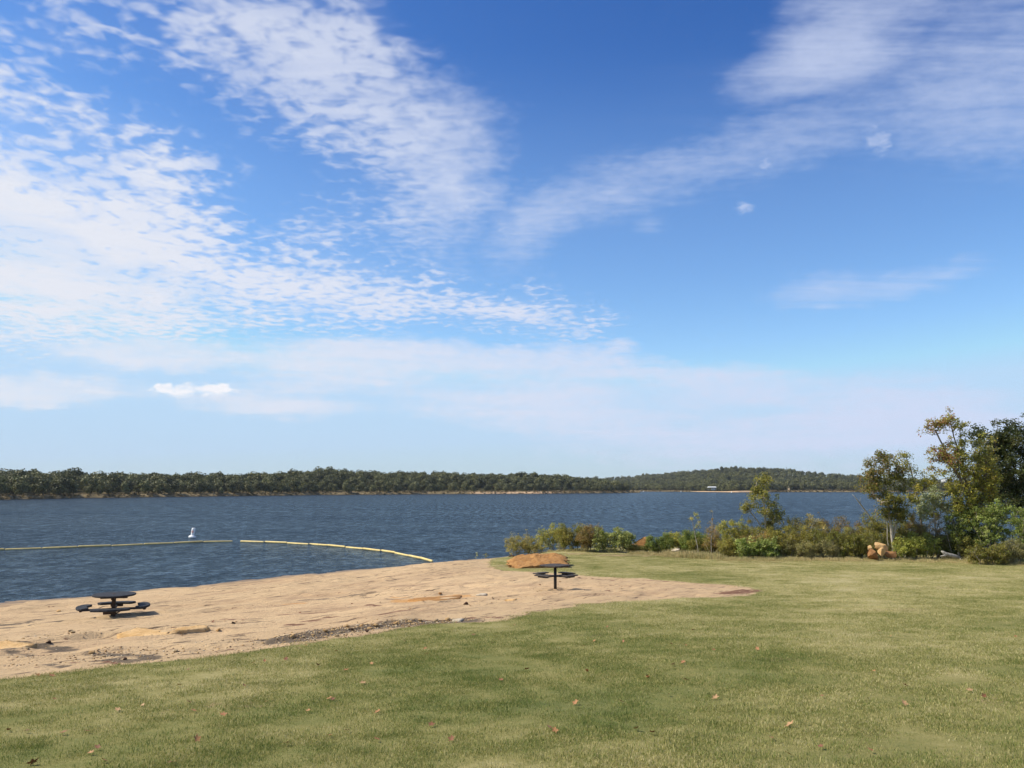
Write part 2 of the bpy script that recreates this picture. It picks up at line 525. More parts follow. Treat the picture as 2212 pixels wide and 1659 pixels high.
# shoreline direction for wrack lines
_sd = np.array(SHORE[8]) - np.array(SHORE[3]); _sd /= np.linalg.norm(_sd)
def along(X, Y):
    return X * _sd[0] + Y * _sd[1], -X * _sd[1] + Y * _sd[0]
def terr(X, Y):
    X = np.asarray(X, float); Y = np.asarray(Y, float)
    z = terr0(X, Y)
    s = sstep(0.0, 0.8, sand_s(X, Y)) * sstep(-0.4, 0.25, z)
    a, b = along(X, Y)
    rel = (fbm(a * 0.35, b * 1.1, 21, 4) - 0.5) * 0.16 + (fbm(a * 1.6, b * 3.2, 31, 3) - 0.5) * 0.05
    # little scarps parallel to the water
    sc = fbm(a * 0.30 + 4, b * 0.45, 41, 4)
    rel += 0.05 * sstep(0.50, 0.53, sc) - 0.04 * sstep(0.60, 0.615, sc)
    dl = Y - np.interp(X, _lx, _ly)
    side = sstep(_lx[0] - 6, _lx[0], X) * (1 - sstep(_lx[-1] - 1.0, _lx[-1] + 0.6, X))
    rel += side * (0.085 * sstep(-0.10, 0.05, dl + (fbm(X * 3, Y * 3, 3, 2) - 0.5) * 0.3) * np.exp(-np.maximum(dl, 0) / 2.2) - 0.03 * np.exp(-((dl + 0.35) / 0.3) ** 2))
    lawn = (1 - s)
    rel2 = (fbm(X * 0.22, Y * 0.22, 61, 3) - 0.5) * 0.10 + (fbm(X * 1.1, Y * 1.1, 71, 2) - 0.5) * 0.025
    return z + rel * s + rel2 * lawn * sstep(-0.1, 0.3, z)
def gpt(px, py):
    return ground(px, py, terr)
def tz(x, y):
    return float(terr(np.array([x]), np.array([y]))[0])

# ------------------------------------------------------------------ materials
def new_mat(name):
    m = bpy.data.materials.new(name)
    m.use_nodes = True
    N = NT(m.node_tree)
    b = m.node_tree.nodes['Principled BSDF']
    return m, N, b
def bump(N, h, strength, dist, bsdf, normal=None):
    nd = N.n('ShaderNodeBump')
    nd.inputs['Strength'].default_value = strength
    nd.inputs['Distance'].default_value = dist
    N.put(nd.inputs['Height'], h)
    if normal is not None:
        N.put(nd.inputs['Normal'], normal)
    if bsdf is not None:
        N.put(bsdf.inputs['Normal'], nd.outputs[0])
    return nd.outputs[0]
def geo_pos(N):
    return N.n('ShaderNodeNewGeometry').outputs['Position']
def simple_mat(name, col, rough=0.6, var=0.15, scale=6.0, spec=0.3, bmp=0.0, metal=0.0):
    m, N, b = new_mat(name)
    p = N.n('ShaderNodeTexCoord').outputs['Object']
    n1 = N.noise(p, scale, 5, 0.6)
    c = N.mix(N.ramp(n1, 0.3, 0.7), tuple(x * (1 - var) for x in col), tuple(min(1, x * (1 + var)) for x in col))
    N.put(b.inputs['Base Color'], c)
    b.inputs['Roughness'].default_value = rough
    b.inputs['Specular IOR Level'].default_value = spec
    b.inputs['Metallic'].default_value = metal
    if bmp:
        bump(N, N.noise(p, scale * 4, 5, 0.65), bmp, 0.01, b)
    return m

def lawn_color(N, pos, blade):
    big = N.noise(pos, 0.22, 4, 0.55)
    mid = N.noise(pos, 1.1, 4, 0.6)
    fin = N.noise(pos, 7.0, 4, 0.65)
    sp = N.n('ShaderNodeSeparateXYZ'); N.put(sp.inputs[0], pos)
    dry = N.m('MULTIPLY', N.ramp(sp.outputs[1], 8.0, 30.0), 0.135)
    v = N.m('ADD', N.m('ADD', N.m('MULTIPLY', big, 0.62), N.m('MULTIPLY', mid, 0.42)), N.m('ADD', N.m('MULTIPLY', fin, 0.22), N.m('SUBTRACT', dry, 0.105)))
    if blade:
        oi = N.n('ShaderNodeAttribute'); oi.attribute_name = 'col'
        sc = N.n('ShaderNodeSeparateColor'); N.put(sc.inputs[0], oi.outputs['Color'])
        v = N.m('ADD', v, N.m('MULTIPLY', N.m('SUBTRACT', sc.outputs[0], 0.5), 0.44))
    c = N.cramp(v, [(0.36, (0.128, 0.180, 0.036)), (0.48, (0.228, 0.248, 0.058)), (0.58, (0.335, 0.315, 0.092)), (0.70, (0.53, 0.46, 0.185)), (0.83, (0.70, 0.61, 0.33))])
    return c, big, mid, fin
def lawn_material():
    m, N, b = new_mat('lawn turf')
    pos = geo_pos(N)
    c, big, mid, fin = lawn_color(N, pos, False)
    soil = N.mix(N.ramp(N.noise(pos, 30, 3, 0.6), 0.35, 0.65), (0.10, 0.075, 0.045), (0.19, 0.15, 0.09))
    at = N.n('ShaderNodeAttribute'); at.attribute_name = 'bare'
    bare = N.ramp(N.m('ADD', at.outputs['Fac'], N.m('MULTIPLY', N.m('SUBTRACT', fin, 0.5), 1.6)), 0.35, 0.75)
    th = N.mix(0.45, c, soil)
    tan = N.mix(N.ramp(mid, 0.4, 0.6), (0.20, 0.14, 0.085), (0.33, 0.235, 0.125))
    N.put(b.inputs['Base Color'], N.mix(bare, th, tan))
    b.inputs['Roughness'].default_value = 0.95
    b.inputs['Specular IOR Level'].default_value = 0.05
    bump(N, N.noise(pos, 60, 3, 0.7), 0.7, 0.03, b)
    return m
def blade_material():
    m, N, b = new_mat('grass blade')
    pos = geo_pos(N)
    c, *_ = lawn_color(N, pos, True)
    N.put(b.inputs['Base Color'], c)
    b.inputs['Roughness'].default_value = 0.6
    b.inputs['Specular IOR Level'].default_value = 0.25
    tr = N.n('ShaderNodeBsdfTranslucent'); N.put(tr.inputs[0], c)
    mx = N.n('ShaderNodeMixShader'); mx.inputs[0].default_value = 0.30
    out = m.node_tree.nodes['Material Output']
    N.t.links.new(b.outputs[0], mx.inputs[1]); N.t.links.new(tr.outputs[0], mx.inputs[2]); N.t.links.new(mx.outputs[0], out.inputs[0])
    return m
def sand_material():
    m, N, b = new_mat('beach sand')
    pos = geo_pos(N)
    ang = math.atan2(_sd[1], _sd[0])
    # coordinates with x along the water's edge
    rot = N.n('ShaderNodeVectorRotate', rotation_type='Z_AXIS')
    N.put(rot.inputs['Vector'], pos); rot.inputs['Angle'].default_value = -ang
    al = rot.outputs[0]
    big = N.noise(N.mapping(al, scale=(0.16, 0.42, 1)), 1.0, 5, 0.6)
    mid = N.noise(N.mapping(al, scale=(0.9, 2.6, 1)), 1.0, 5, 0.62)
    grain = N.noise(pos, 70, 3, 0.6)
    c = N.cramp(N.m('ADD', N.m('MULTIPLY', big, 0.6), N.m('MULTIPLY', mid, 0.4)), [(0.36, (0.41, 0.265, 0.15)), (0.46, (0.57, 0.385, 0.215)), (0.56, (0.70, 0.485, 0.268)), (0.68, (0.76, 0.54, 0.31))])
    c = N.mix(N.ramp(grain, 0.35, 0.65, 0.0, 0.22), c, (0.30, 0.21, 0.13))
    ats = N.n('ShaderNodeAttribute'); ats.attribute_name = 'soil'
    c = N.mix(N.m('MULTIPLY', ats.outputs['Fac'], N.ramp(big, 0.30, 0.62, 0.25, 0.65)), c, (0.42, 0.295, 0.165))
    # thin wrack streaks
    st = N.noise(N.mapping(al, scale=(1.0, 6.5, 1)), 1.0, 6, 0.68)
    patch = N.noise(N.mapping(al, loc=(7, 2, 0), scale=(0.18, 0.5, 1)), 1.0, 3, 0.5)
    sm = N.m('MULTIPLY', N.ramp(st, 0.55, 0.62), N.ramp(patch, 0.40, 0.55, 0.25, 1.0))
    c = N.mix(sm, c, (0.155, 0.105, 0.065))
    # scattered flecks of leaf and bark, also painted shade of small sand ledges
    fl = N.noise(N.mapping(al, scale=(3.2, 8.5, 1)), 1.0, 3, 0.6)
    c = N.mix(N.m('MULTIPLY', N.ramp(fl, 0.645, 0.69), 0.85), c, (0.17, 0.085, 0.05))
    at = N.n('ShaderNodeAttribute'); at.attribute_name = 'masks'
    sc = N.n('ShaderNodeSeparateColor'); N.put(sc.inputs[0], at.outputs['Color'])
    nz = N.noise(N.mapping(al, scale=(2.2, 6.0, 1)), 1.0, 6, 0.68)
    def patchmask(ch, w=1.8):
        return N.ramp(N.m('ADD', ch, N.m('MULTIPLY', N.m('SUBTRACT', nz, 0.5), w)), 0.36, 0.62)
    c = N.mix(N.m('MULTIPLY', patchmask(sc.outputs[0]), 0.90), c, N.mix(N.ramp(grain, .4, .6), (0.075, 0.060, 0.045), (0.15, 0.115, 0.08)))
    c = N.mix(N.m('MULTIPLY', patchmask(sc.outputs[1], 2.2), 0.9), c, N.mix(N.ramp(mid, .4, .6), (0.135, 0.055, 0.035), (0.20, 0.10, 0.06)))
    c = N.mix(N.m('MULTIPLY', patchmask(sc.outputs[2], 1.6), 0.8), c, (0.56, 0.29, 0.10))
    sp = N.n('ShaderNodeSeparateXYZ'); N.put(sp.inputs[0], pos)
    wet = N.ramp(N.m('ADD', sp.outputs[2], N.m('MULTIPLY', N.m('SUBTRACT', mid, 0.5), 0.08)), 0.02, 0.13, 1.0, 0.0)
    c = N.mix(N.m('MULTIPLY', wet, 0.72), c, (0.20, 0.14, 0.09))
    N.put(b.inputs['Base Color'], c)
    N.put(b.inputs['Roughness'], N.m('MULTIPLY_ADD', wet, -0.35, 0.92))
    b.inputs['Specular IOR Level'].default_value = 0.12
    h = N.m('ADD', N.m('MULTIPLY', N.noise(pos, 14, 5, 0.65), 0.7), N.m('MULTIPLY', mid, 0.6))
    bump(N, h, 0.9, 0.07, b)
    return m

M_LAWN = lawn_material()
M_BLADE = blade_material()
M_SAND = sand_material()

# ------------------------------------------------------------------ near ground: lawn and beach
def axis(parts):
    out = [parts[0][0]]
    for a, b, st in parts:
        n = max(1, int(round((b - a) / st)))
        out += list(np.linspace(a, b, n + 1)[1:])
    return np.array(out)
GX = axis([(-160, -60, 4), (-60, -30, 1.0), (-30, -24, 0.4), (-24, 13, 0.115), (13, 16, 0.2), (16, 45, 0.5), (45, 70, 1.5), (70, 160, 5)])
GY = axis([(-80, -20, 4), (-20, 3, 0.8), (3, 9, 0.35), (9, 58, 0.118), (58, 68, 0.4)])
def build_ground():
    X, Y = np.meshgrid(GX, GY)
    s = sand_s(X, Y)
    # pull grid points that lie close to the edge of the sand onto that edge
    e = 0.02
    gx = (sand_s(X + e, Y) - s) / e; gy = (sand_s(X, Y + e) - s) / e
    g2 = gx * gx + gy * gy + 1e-6
    m = (np.abs(s) < 0.055) & (X > -24) & (X < 13) & (Y > 9) & (Y < 56)
    X = np.where(m, X - s * gx / g2 * 0.9, X); Y = np.where(m, Y - s * gy / g2 * 0.9, Y)
    s = np.where(m, 0.0, s)
    Z = terr(X, Y)
    ny, nx = X.shape
    idx = np.arange(nx * ny).reshape(ny, nx)
    F = np.stack([idx[:-1, :-1], idx[:-1, 1:], idx[1:, 1:], idx[1:, :-1]], -1).reshape(-1, 4)
    sc = s.ravel()[F].mean(1)
    zc = Z.ravel()[F].max(1)
    keep = zc > -1.1
    V = np.stack([X.ravel(), Y.ravel(), Z.ravel()], -1)
    def sub(faces):
        u, inv = np.unique(faces, return_inverse=True)
        return V[u], inv.reshape(faces.shape), u
    # ---- lawn
    v, f, u = sub(F[keep & (sc <= 0)])
    me = np_mesh('lawn', v, f, M_LAWN, True)
    def spots(v, lst):
        o = np.zeros(len(v))
        for px, py, rx, ry, a in lst:
            p = ground(px, py)
            o = np.maximum(o, a * np.exp(-((v[:, 0] - p[0]) / rx) ** 2 - ((v[:, 1] - p[1]) / ry) ** 2))
        return o
    bare_spots = [(896, 610, 1.4, 0.5, 0.75), (932, 588, 1.3, 0.5, 0.6), (785, 660, 0.9, 0.35, 0.55), (600, 636, 1.0, 0.4, 0.45), (232, 703, 0.75, 0.35, 0.55), (170, 710, 0.5, 0.25, 0.4), (1000, 700, 0.6, 0.4, 0.5), (700, 556.5, 3.0, 1.2, 0.95), (630, 555, 3.2, 1.3, 0.9), (575, 554, 2.0, 1.0, 0.7), (760, 562, 3, .7, .6), (860, 562, 4, .6, .5), (505, 566, 0.8, 2.0, 0.6), (600, 582, 1.5, 0.4, .55), (690, 586, 2.0, 0.4, 0.5), (860, 752, .3, .2, .5), (350, 745, .3, .2, .35)]
    bare = spots(v, bare_spots)
    edge = np.exp(-np.abs(s.ravel()[u]) / 0.12) * 0.75
    a = me.attributes.new('bare', 'FLOAT', 'POINT')
    a.data.foreach_set('value', np.maximum(bare, edge).astype(np.float32))
    lawn = tag(mesh_obj('lawn', me), kind='structure')
    # ---- beach
    v, f, u = sub(F[keep & (sc > 0)])
    me = np_mesh('beach', v, f, M_SAND, True)
    msk = np.zeros((len(v), 4), np.float32); msk[:, 3] = 1
    def cap(ch, pts, w, amp):
        P = [tuple(ground(px, py)[:2]) for px, py in pts]
        d = seg_dist(v[:, 0], v[:, 1], P) / w
        msk[:, ch] = np.maximum(msk[:, ch], amp * (1 - sstep(0.2, 1.0, d)))
    cap(0, GRAVEL_PX, 1.0, 0.98)
    for pts, w, amp in [([(20, 649), (64, 650)], 0.45, 0.75), ([(0, 654), (30, 655), (64, 655)], 0.35, 0.6), ([(92, 655), (141, 657), (150, 659)], 0.35, 0.72), ([(45, 665), (66, 667)], 0.25, 0.6), ([(104, 662), (137, 661.5)], 0.22, 0.65), ([(0, 625), (24, 623.5), (40, 620)], 0.4, 0.58), ([(0, 629), (28, 627.5), (55, 624.5)], 0.35, 0.6), ([(44, 616), (72, 613)], 0.45, 0.55), ([(303, 600.5), (330, 599), (358, 596.8)], 0.55, 0.58), ([(268, 641.5), (300, 639)], 0.35, 0.65), ([(430, 604), (450, 601)], 0.35, 0.5), ([(195, 629.5), (215, 629.5)], 0.3, 0.6)]:
        cap(0, pts, w, amp)
    for pts, w, amp in [([(289, 624), (299, 624)], 0.3, 0.8), ([(303, 621), (320, 620)], 0.25, 0.8), ([(318, 618), (336, 616)], 0.22, 0.75), ([(279, 617), (300, 615.5), (324, 613.5)], 0.2, 0.75), ([(320, 623.5), (328, 623)], 0.18, 0.8), ([(381, 616), (392, 614.5)], 0.18, 0.8), ([(396, 614), (406, 612.5)], 0.22, 0.7), ([(424, 611.5), (433, 611)], 0.2, 0.8), ([(371, 604.5), (385, 604.6)], 0.3, 0.8), ([(727, 593), (752, 590)], 0.75, 0.75), ([(70, 664), (85, 663)], 0.1, 0.6), ([(106, 663), (118, 663.5)], 0.12, 0.7), ([(424, 619.5), (470, 618), (500, 618)], 0.22, 0.6), ([(224, 622), (232, 622.5)], 0.2, 0.7), ([(560, 578), (640, 580.5), (700, 583.5)], 0.3, 0.5), ([(100, 621), (110, 620)], .15, .6), ([(560, 590), (680, 594)], .25, .42)]:
        cap(1, pts, w, amp)
    for pts, w, amp in [([(405, 601), (430, 599), (462, 596.5)], 0.8, 0.75), ([(285, 604.5), (300, 603.5)], 0.5, 0.6), ([(396, 597), (405, 597)], 0.4, 0.6), ([(503, 600), (516, 599.5)], 0.3, 0.6), ([(550, 591), (600, 591.5)], 0.4, 0.35), ([(330, 630), (400, 624)], .5, .4)]:
        cap(2, pts, w, amp)
    so = 1 - sstep(0.5, 8.0, s.ravel()[u])
    so = np.maximum(so, 0.75 * (1 - sstep(-9.0, -2.0, v[:, 0])))
    a = me.attributes.new('soil', 'FLOAT', 'POINT'); a.data.foreach_set('value', so.astype(np.float32))
    a = me.color_attributes.new('masks', 'FLOAT_COLOR', 'POINT')
    a.data.foreach_set('color', msk.ravel())
    tag(mesh_obj('beach', me), kind='structure')
GRAVEL_PX = [(286, 640), (310, 636), (345, 630.5), (392, 625), (430, 621.5), (456, 621)]
build_ground()

# ------------------------------------------------------------------ the lake
def water_material():
    m, N, b = new_mat('lake water')
    pos = geo_pos(N)
    sp = N.n('ShaderNodeSeparateXYZ'); N.put(sp.inputs[0], pos)
    dist = N.v('LENGTH', pos)
    # gusts: long patches of rougher and smoother water
    gust = N.noise(N.mapping(pos, rot=(0, 0, 0.18), scale=(0.010, 0.045, 1)), 1.0, 4, 0.55)
    g = N.ramp(gust, 0.35, 0.66, 0.55, 1.25)
    w1 = N.noise(N.mapping(pos, rot=(0, 0, 0.2), scale=(1.9, 1.25, 1)), 1.0, 3, 0.6, 0.5)
    w2 = N.noise(N.mapping(pos, rot=(0, 0, -0.2), scale=(4.6, 3.0, 1)), 1.0, 3, 0.6, 0.3)
    w3 = N.noise(N.mapping(pos, rot=(0, 0, 0.25), scale=(0.62, 0.30, 1)), 1.0, 3, 0.55)
    h = N.m('ADD', N.m('ADD', N.m('MULTIPLY', w1, 0.42), N.m('MULTIPLY', w2, 0.20)), N.m('MULTIPLY', w3, 0.55))
    w4 = N.noise(N.mapping(pos, rot=(0, 0, 0.08), scale=(1.3, 0.13, 1)), 1.0, 3, 0.6)
    far = N.ramp(sp.outputs[1], 60.0, 180.0)
    wn = N.m('ADD', N.m('ADD', N.m('MULTIPLY', w1, 0.45), N.m('MULTIPLY', w2, 0.25)), N.m('MULTIPLY', w3, 0.30))
    mxv = N.n('ShaderNodeMix', data_type='FLOAT')
    N.put(mxv.inputs[0], N.m('MULTIPLY', far, 0.6)); N.put(mxv.inputs[2], wn); N.put(mxv.inputs[3], w4)
    wv = mxv.outputs[0]
    nd = N.n('ShaderNodeBump')
    N.put(nd.inputs['Strength'], g); nd.inputs['Distance'].default_value = 0.6
    N.put(nd.inputs['Height'], h)
    c = N.mix(N.ramp(wv, 0.42, 0.60), (0.008, 0.015, 0.026), (0.026, 0.040, 0.058))  # darker troughs and lighter crests painted into the water colour
    df = N.n('ShaderNodeBsdfDiffuse'); N.put(df.inputs[0], c); N.put(df.inputs['Normal'], nd.outputs[0])
    gl = N.n('ShaderNodeBsdfGlossy'); gl.inputs['Roughness'].default_value = 0.10; gl.inputs[0].default_value = (0.80, 0.94, 1, 1)
    N.put(gl.inputs['Normal'], nd.outputs[0])
    fr = N.n('ShaderNodeFresnel'); fr.inputs['IOR'].default_value = 1.333; N.put(fr.inputs['Normal'], nd.outputs[0])
    # rough water: every facet in view leans towards the eye, so even far out it mirrors only part of the sky
    f = N.m('MULTIPLY', N.m('MINIMUM', N.m('MULTIPLY', fr.outputs[0], 0.60), 0.43), N.ramp(N.m('MULTIPLY_ADD', N.m('SUBTRACT', gust, 0.5), 0.25, wv), 0.42, 0.62, 0.66, 1.4))  # bright and dark wave facets painted into the reflection by noise
    mx = N.n('ShaderNodeMixShader'); N.put(mx.inputs[0], f)
    N.t.links.new(df.outputs[0], mx.inputs[1]); N.t.links.new(gl.outputs[0], mx.inputs[2])
    N.t.nodes.remove(b)
    N.t.links.new(mx.outputs[0], m.node_tree.nodes['Material Output'].inputs[0])
    return m
M_WATER = water_material()
def build_lake():
    xs = axis([(-9000, -2000, 1000), (-2000, -200, 200), (-200, 200, 20), (200, 2000, 200), (2000, 9000, 1000)])
    ys = axis([(20, 120, 10), (120, 2000, 100), (2000, 12000, 1000)])
    X, Y = np.meshgrid(xs, ys)
    idx = np.arange(X.size).reshape(X.shape)
    F = np.stack([idx[:-1, :-1], idx[:-1, 1:], idx[1:, 1:], idx[1:, :-1]], -1).reshape(-1, 4)
    me = np_mesh('lake', np.stack([X.ravel(), Y.ravel(), np.zeros(X.size)], -1), F, M_WATER)
    tag(mesh_obj('lake', me), kind='structure')
build_lake()

# ------------------------------------------------------------------ far banks
def bank_material(name, sandy=False):
    m, N, b = new_mat(name)
    pos = geo_pos(N)
    sp = N.n('ShaderNodeSeparateXYZ'); N.put(sp.inputs[0], pos)
    n1 = N.noise(pos, 0.12, 4, 0.6); n2 = N.noise(pos, 0.6, 4, 0.6)
    shore = N.cramp(n2, [(0.35, (0.10, 0.075, 0.04)), (0.48, (0.19, 0.145, 0.075)), (0.6, (0.25, 0.19, 0.10)), (0.72, (0.36, 0.29, 0.20))])
    wood = N.mix(N.ramp(n1, 0.4, 0.6), (0.05, 0.055, 0.022), (0.10, 0.085, 0.04))
    hi = N.ramp(N.m('ADD', sp.outputs[2], N.m('MULTIPLY', N.m('SUBTRACT', n1, 0.5), 2.0)), 1.6, 3.0)
    c = N.mix(hi, shore, wood)
    at = N.n('ShaderNodeAttribute'); at.attribute_name = 'sandy'
    c = N.mix(at.outputs['Fac'], c, N.mix(N.ramp(n2, .4, .6), (0.46, 0.30, 0.17), (0.54, 0.38, 0.23)))
    wet = N.ramp(sp.outputs[2], 0.1, 0.35, 0.8, 0.0)
    c = N.mix(wet, c, (0.05, 0.035, 0.022))
    N.put(b.inputs['Base Color'], c)
    b.inputs['Roughness'].default_value = 0.95
    b.inputs['Specular IOR Level'].default_value = 0.05
    bump(N, n2, 0.6, 0.6, b)
    return m
M_BANK = bank_material('far bank')
TSTEP = np.array([-4, 0, 1.2, 3, 6, 12, 20, 35, 55, 80, 110, 150, 200, 280, 400, 600, 900, 1400])
class Bank:
    def __init__(s, edge, hill, rise, sandy=None, front=1.6, n=260, tend=200.0):
        """edge: (px, py) of the water line; hill: (px, height); rise: metres inland over which the hill climbs"""
        ex = np.array([p[0] for p in edge], float); ey = np.array([p[1] for p in edge], float)
        s.px = np.linspace(ex[0], ex[-1], n)
        py = np.interp(s.px, ex, ey)
        E = np.array([on_z(a, b) for a, b in zip(s.px, py)])
        s.e = E[:, :2]
        s.dir = s.e / np.linalg.norm(s.e, axis=1)[:, None]
        s.h = np.interp(s.px, [p[0] for p in hill], [p[1] for p in hill])
        s.rise = rise; s.front = front; s.sandy = sandy
        s.len = np.concatenate([[0], np.cumsum(np.linalg.norm(np.diff(s.e, axis=0), axis=1))])
    def z(s, t, h):
        t = np.asarray(t, float)
        a = np.where(t < 0, t * 0.3, s.front * sstep(0, 7, t))
        return a + np.maximum(h - s.front, -s.front * 0.8) * sstep(8, s.rise, t)
    def at(s, px, t):
        x = np.interp(px, s.px, s.e[:, 0]); y = np.interp(px, s.px, s.e[:, 1])
        dx = np.interp(px, s.px, s.dir[:, 0]); dy = np.interp(px, s.px, s.dir[:, 1])
        h = np.interp(px, s.px, s.h)
        X, Y = x + dx * t, y + dy * t
        wob = (fbm(X * 0.02, Y * 0.02, 91, 3) - 0.5) * np.clip(np.asarray(t) / 60, 0, 1) * h * 0.35
        return X, Y, s.z(t, h) + wob
    def mesh(s, name):
        PX, T = np.meshgrid(s.px, TSTEP)
        j = (fbm(PX * 0.35, T * 0 + 2, 93, 3) - 0.5) * 5.0 * (T > -1) * (T < 30)
        X, Y, Z = s.at(PX, T)
        Xj, Yj, _ = s.at(PX, T + j)
        idx = np.arange(X.size).reshape(X.shape)
        F = np.stack([idx[:-1, :-1], idx[:-1, 1:], idx[1:, 1:], idx[1:, :-1]], -1).reshape(-1, 4)
        me = np_mesh(name, np.stack([Xj.ravel(), Yj.ravel(), Z.ravel()], -1), F, M_BANK, True)
        a = me.attributes.new('sandy', 'FLOAT', 'POINT')
        sv = np.zeros(X.shape)
        if s.sandy:
            for x0, x1, t1 in s.sandy:
                sv = np.maximum(sv, sstep(x0 - 3, x0 + 3, PX) * (1 - sstep(x1 - 3, x1 + 3, PX)) * (1 - sstep(t1 * 0.7, t1, T)))
        a.data.foreach_set('value', sv.ravel().astype(np.float32))
        tag(mesh_obj(name, me), kind='structure')
LEFT = Bank([(-420, 508), (-200, 503.5), (0, 499.8), (75, 498.2), (134, 497.4), (224, 496.2), (330, 494.9), (427, 494.2), (539, 493.7), (600, 493.2), (640, 492.8)],
            [(-420, 4.5), (0, 4.2), (130, 4.4), (230, 5.0), (330, 9.5), (440, 8.6), (560, 8.5), (596, 5.0), (622, 1.4), (640, 0.5)], 85.0, [(470, 560, 9)], n=320)
RIGHT = Bank([(480, 491.2), (634, 491.3), (695, 491.9), (736, 492.4), (786, 492.1), (862, 492.1), (960, 492.0), (1100, 492.2), (1500, 493)],
             [(480, 14), (600, 20), (640, 25), (680, 31), (735, 35), (770, 35), (800, 31), (850, 22), (880, 17), (960, 12), (1100, 12), (1500, 12)], 900.0, [(694, 756, 14)], front=1.2, n=320)
LEFT.mesh('far_bank')
RIGHT.mesh('far_hill')

# ------------------------------------------------------------------ plants
def foliage_material(name, trans=0.28, var=0.18):
    m, N, b = new_mat(name)
    at = N.n('ShaderNodeAttribute'); at.attribute_name = 'col'
    oi = N.n('ShaderNodeObjectInfo')
    c = N.mix(1.0, at.outputs['Color'], N.mix(oi.outputs['Random'], (1 - var, 1 - var, 1 - var), (1 + var, 1 + var * 0.8, 1 + var * 0.5)), 'MULTIPLY')
    N.put(b.inputs['Base Color'], c)
    b.inputs['Roughness'].default_value = 0.55
    b.inputs['Specular IOR Level'].default_value = 0.25
    tr = N.n('ShaderNodeBsdfTranslucent'); N.put(tr.inputs[0], c)
    mx = N.n('ShaderNodeMixShader'); mx.inputs[0].default_value = trans
    N.t.links.new(b.outputs[0], mx.inputs[1]); N.t.links.new(tr.outputs[0], mx.inputs[2])
    N.t.links.new(mx.outputs[0], m.node_tree.nodes['Material Output'].inputs[0])
    return m
M_LEAF = foliage_material('foliage', 0.44)
M_FAR = foliage_material('far foliage', 0.12, 0.42)
def bark_material(name, a, b_):
    m, N, b = new_mat(name)
    p = N.n('ShaderNodeTexCoord').outputs['Object']
    n1 = N.noise(N.mapping(p, scale=(14, 14, 3)), 1.0, 5, 0.65)
    N.put(b.inputs['Base Color'], N.mix(N.ramp(n1, 0.35, 0.65), a, b_))
    b.inputs['Roughness'].default_value = 0.9
    b.inputs['Specular IOR Level'].default_value = 0.1
    bump(N, n1, 0.6, 0.02, b)
    return m
M_BARK = bark_material('bark', (0.10, 0.08, 0.055), (0.20, 0.165, 0.12))
M_TWIG = bark_material('grey twigs', (0.17, 0.145, 0.105), (0.34, 0.30, 0.23))
M_PALE = bark_material('pale bark', (0.26, 0.22, 0.16), (0.46, 0.41, 0.33))
M_DEAD = bark_material('weathered wood', (0.22, 0.20, 0.17), (0.42, 0.39, 0.34))

def unit(v):
    return v / (np.linalg.norm(v, axis=-1, keepdims=True) + 1e-9)
def leaf_quads(P, Nrm, L, W, rng):
    n = len(P)
    t = unit(np.cross(Nrm, unit(rng.normal(size=(n, 3)))))
    b = np.cross(Nrm, t)
    L = np.asarray(L).reshape(-1, 1); W = np.asarray(W).reshape(-1, 1)
    droop = Nrm * L * 0.12
    V = np.stack([P - t * L * .5 - droop, P + b * W * .5, P + t * L * .5 - droop, P - b * W * .5], 1).reshape(-1, 3)
    return V, np.arange(4 * n).reshape(-1, 4)
def in_ellipsoids(ells, n, rng, shell=0.45):
    """ells rows: cx, cy, cz, rx, ry, rz"""
    ells = np.asarray(ells, float)
    w = (ells[:, 3] * ells[:, 4] * ells[:, 5]) ** (2 / 3.0)
    k = rng.choice(len(ells), n, p=w / w.sum())
    d = unit(rng.normal(size=(n, 3)))
    r = rng.random((n, 1)) ** shell
    return ells[k, :3] + d * r * ells[k, 3:6]
def skeleton(trunks, clumps, rng, up=0.15, step=0.35):
    """connects every clump to the nearest wood below it; returns chains of (points, radii weights)"""
    P, par = [], []
    chains = []
    for tr in trunks:
        tr = np.asarray(tr, float)
        ids = []
        base = -1
        for a, b in zip(tr[:-1], tr[1:]):
            k = max(2, int(np.linalg.norm(b - a) / step))
            for j in range(k):
                P.append(a + (b - a) * j / k + rng.normal(size=3) * 0.012 * (1 if ids else 0)); par.append(ids[-1] if ids else -1); ids.append(len(P) - 1)
        P.append(tr[-1]); par.append(ids[-1]); ids.append(len(P) - 1)
        chains.append(ids)
    base = np.asarray(trunks[0][0], float)
    order = np.argsort(np.linalg.norm(clumps - base, axis=1))
    tips = []
    for i in order:
        c = clumps[i]
        A = np.asarray(P)
        dv = c - A
        d = np.linalg.norm(dv, axis=1)
        cost = d + 0.9 * np.maximum(0, A[:, 2] - (c[2] - 0.30 * d))
        j = int(np.argmin(cost))
        p0 = A[j]; dd = d[j]
        k = max(2, int(dd / step))
        ctrl = p0 + (c - p0) * 0.5 + np.array((0, 0, -up * dd * rng.random())) + rng.normal(size=3) * 0.07 * dd
        ids = [j]
        for q in range(1, k + 1):
            s = q / k
            P.append((1 - s) ** 2 * p0 + 2 * s * (1 - s) * ctrl + s * s * c); par.append(ids[-1]); ids.append(len(P) - 1)
        chains.append(ids); tips.append(ids[-1])
    w = np.zeros(len(P))
    for t in tips: w[t] += 1
    for i in range(len(P) - 1, -1, -1):
        w[i] = max(w[i], 0.6)
    acc = np.zeros(len(P))
    for t in tips: acc[t] += 1
    for i in range(len(P) - 1, -1, -1):
        if par[i] >= 0: acc[par[i]] += acc[i]
    return np.asarray(P), chains, np.maximum(acc, 0.5)
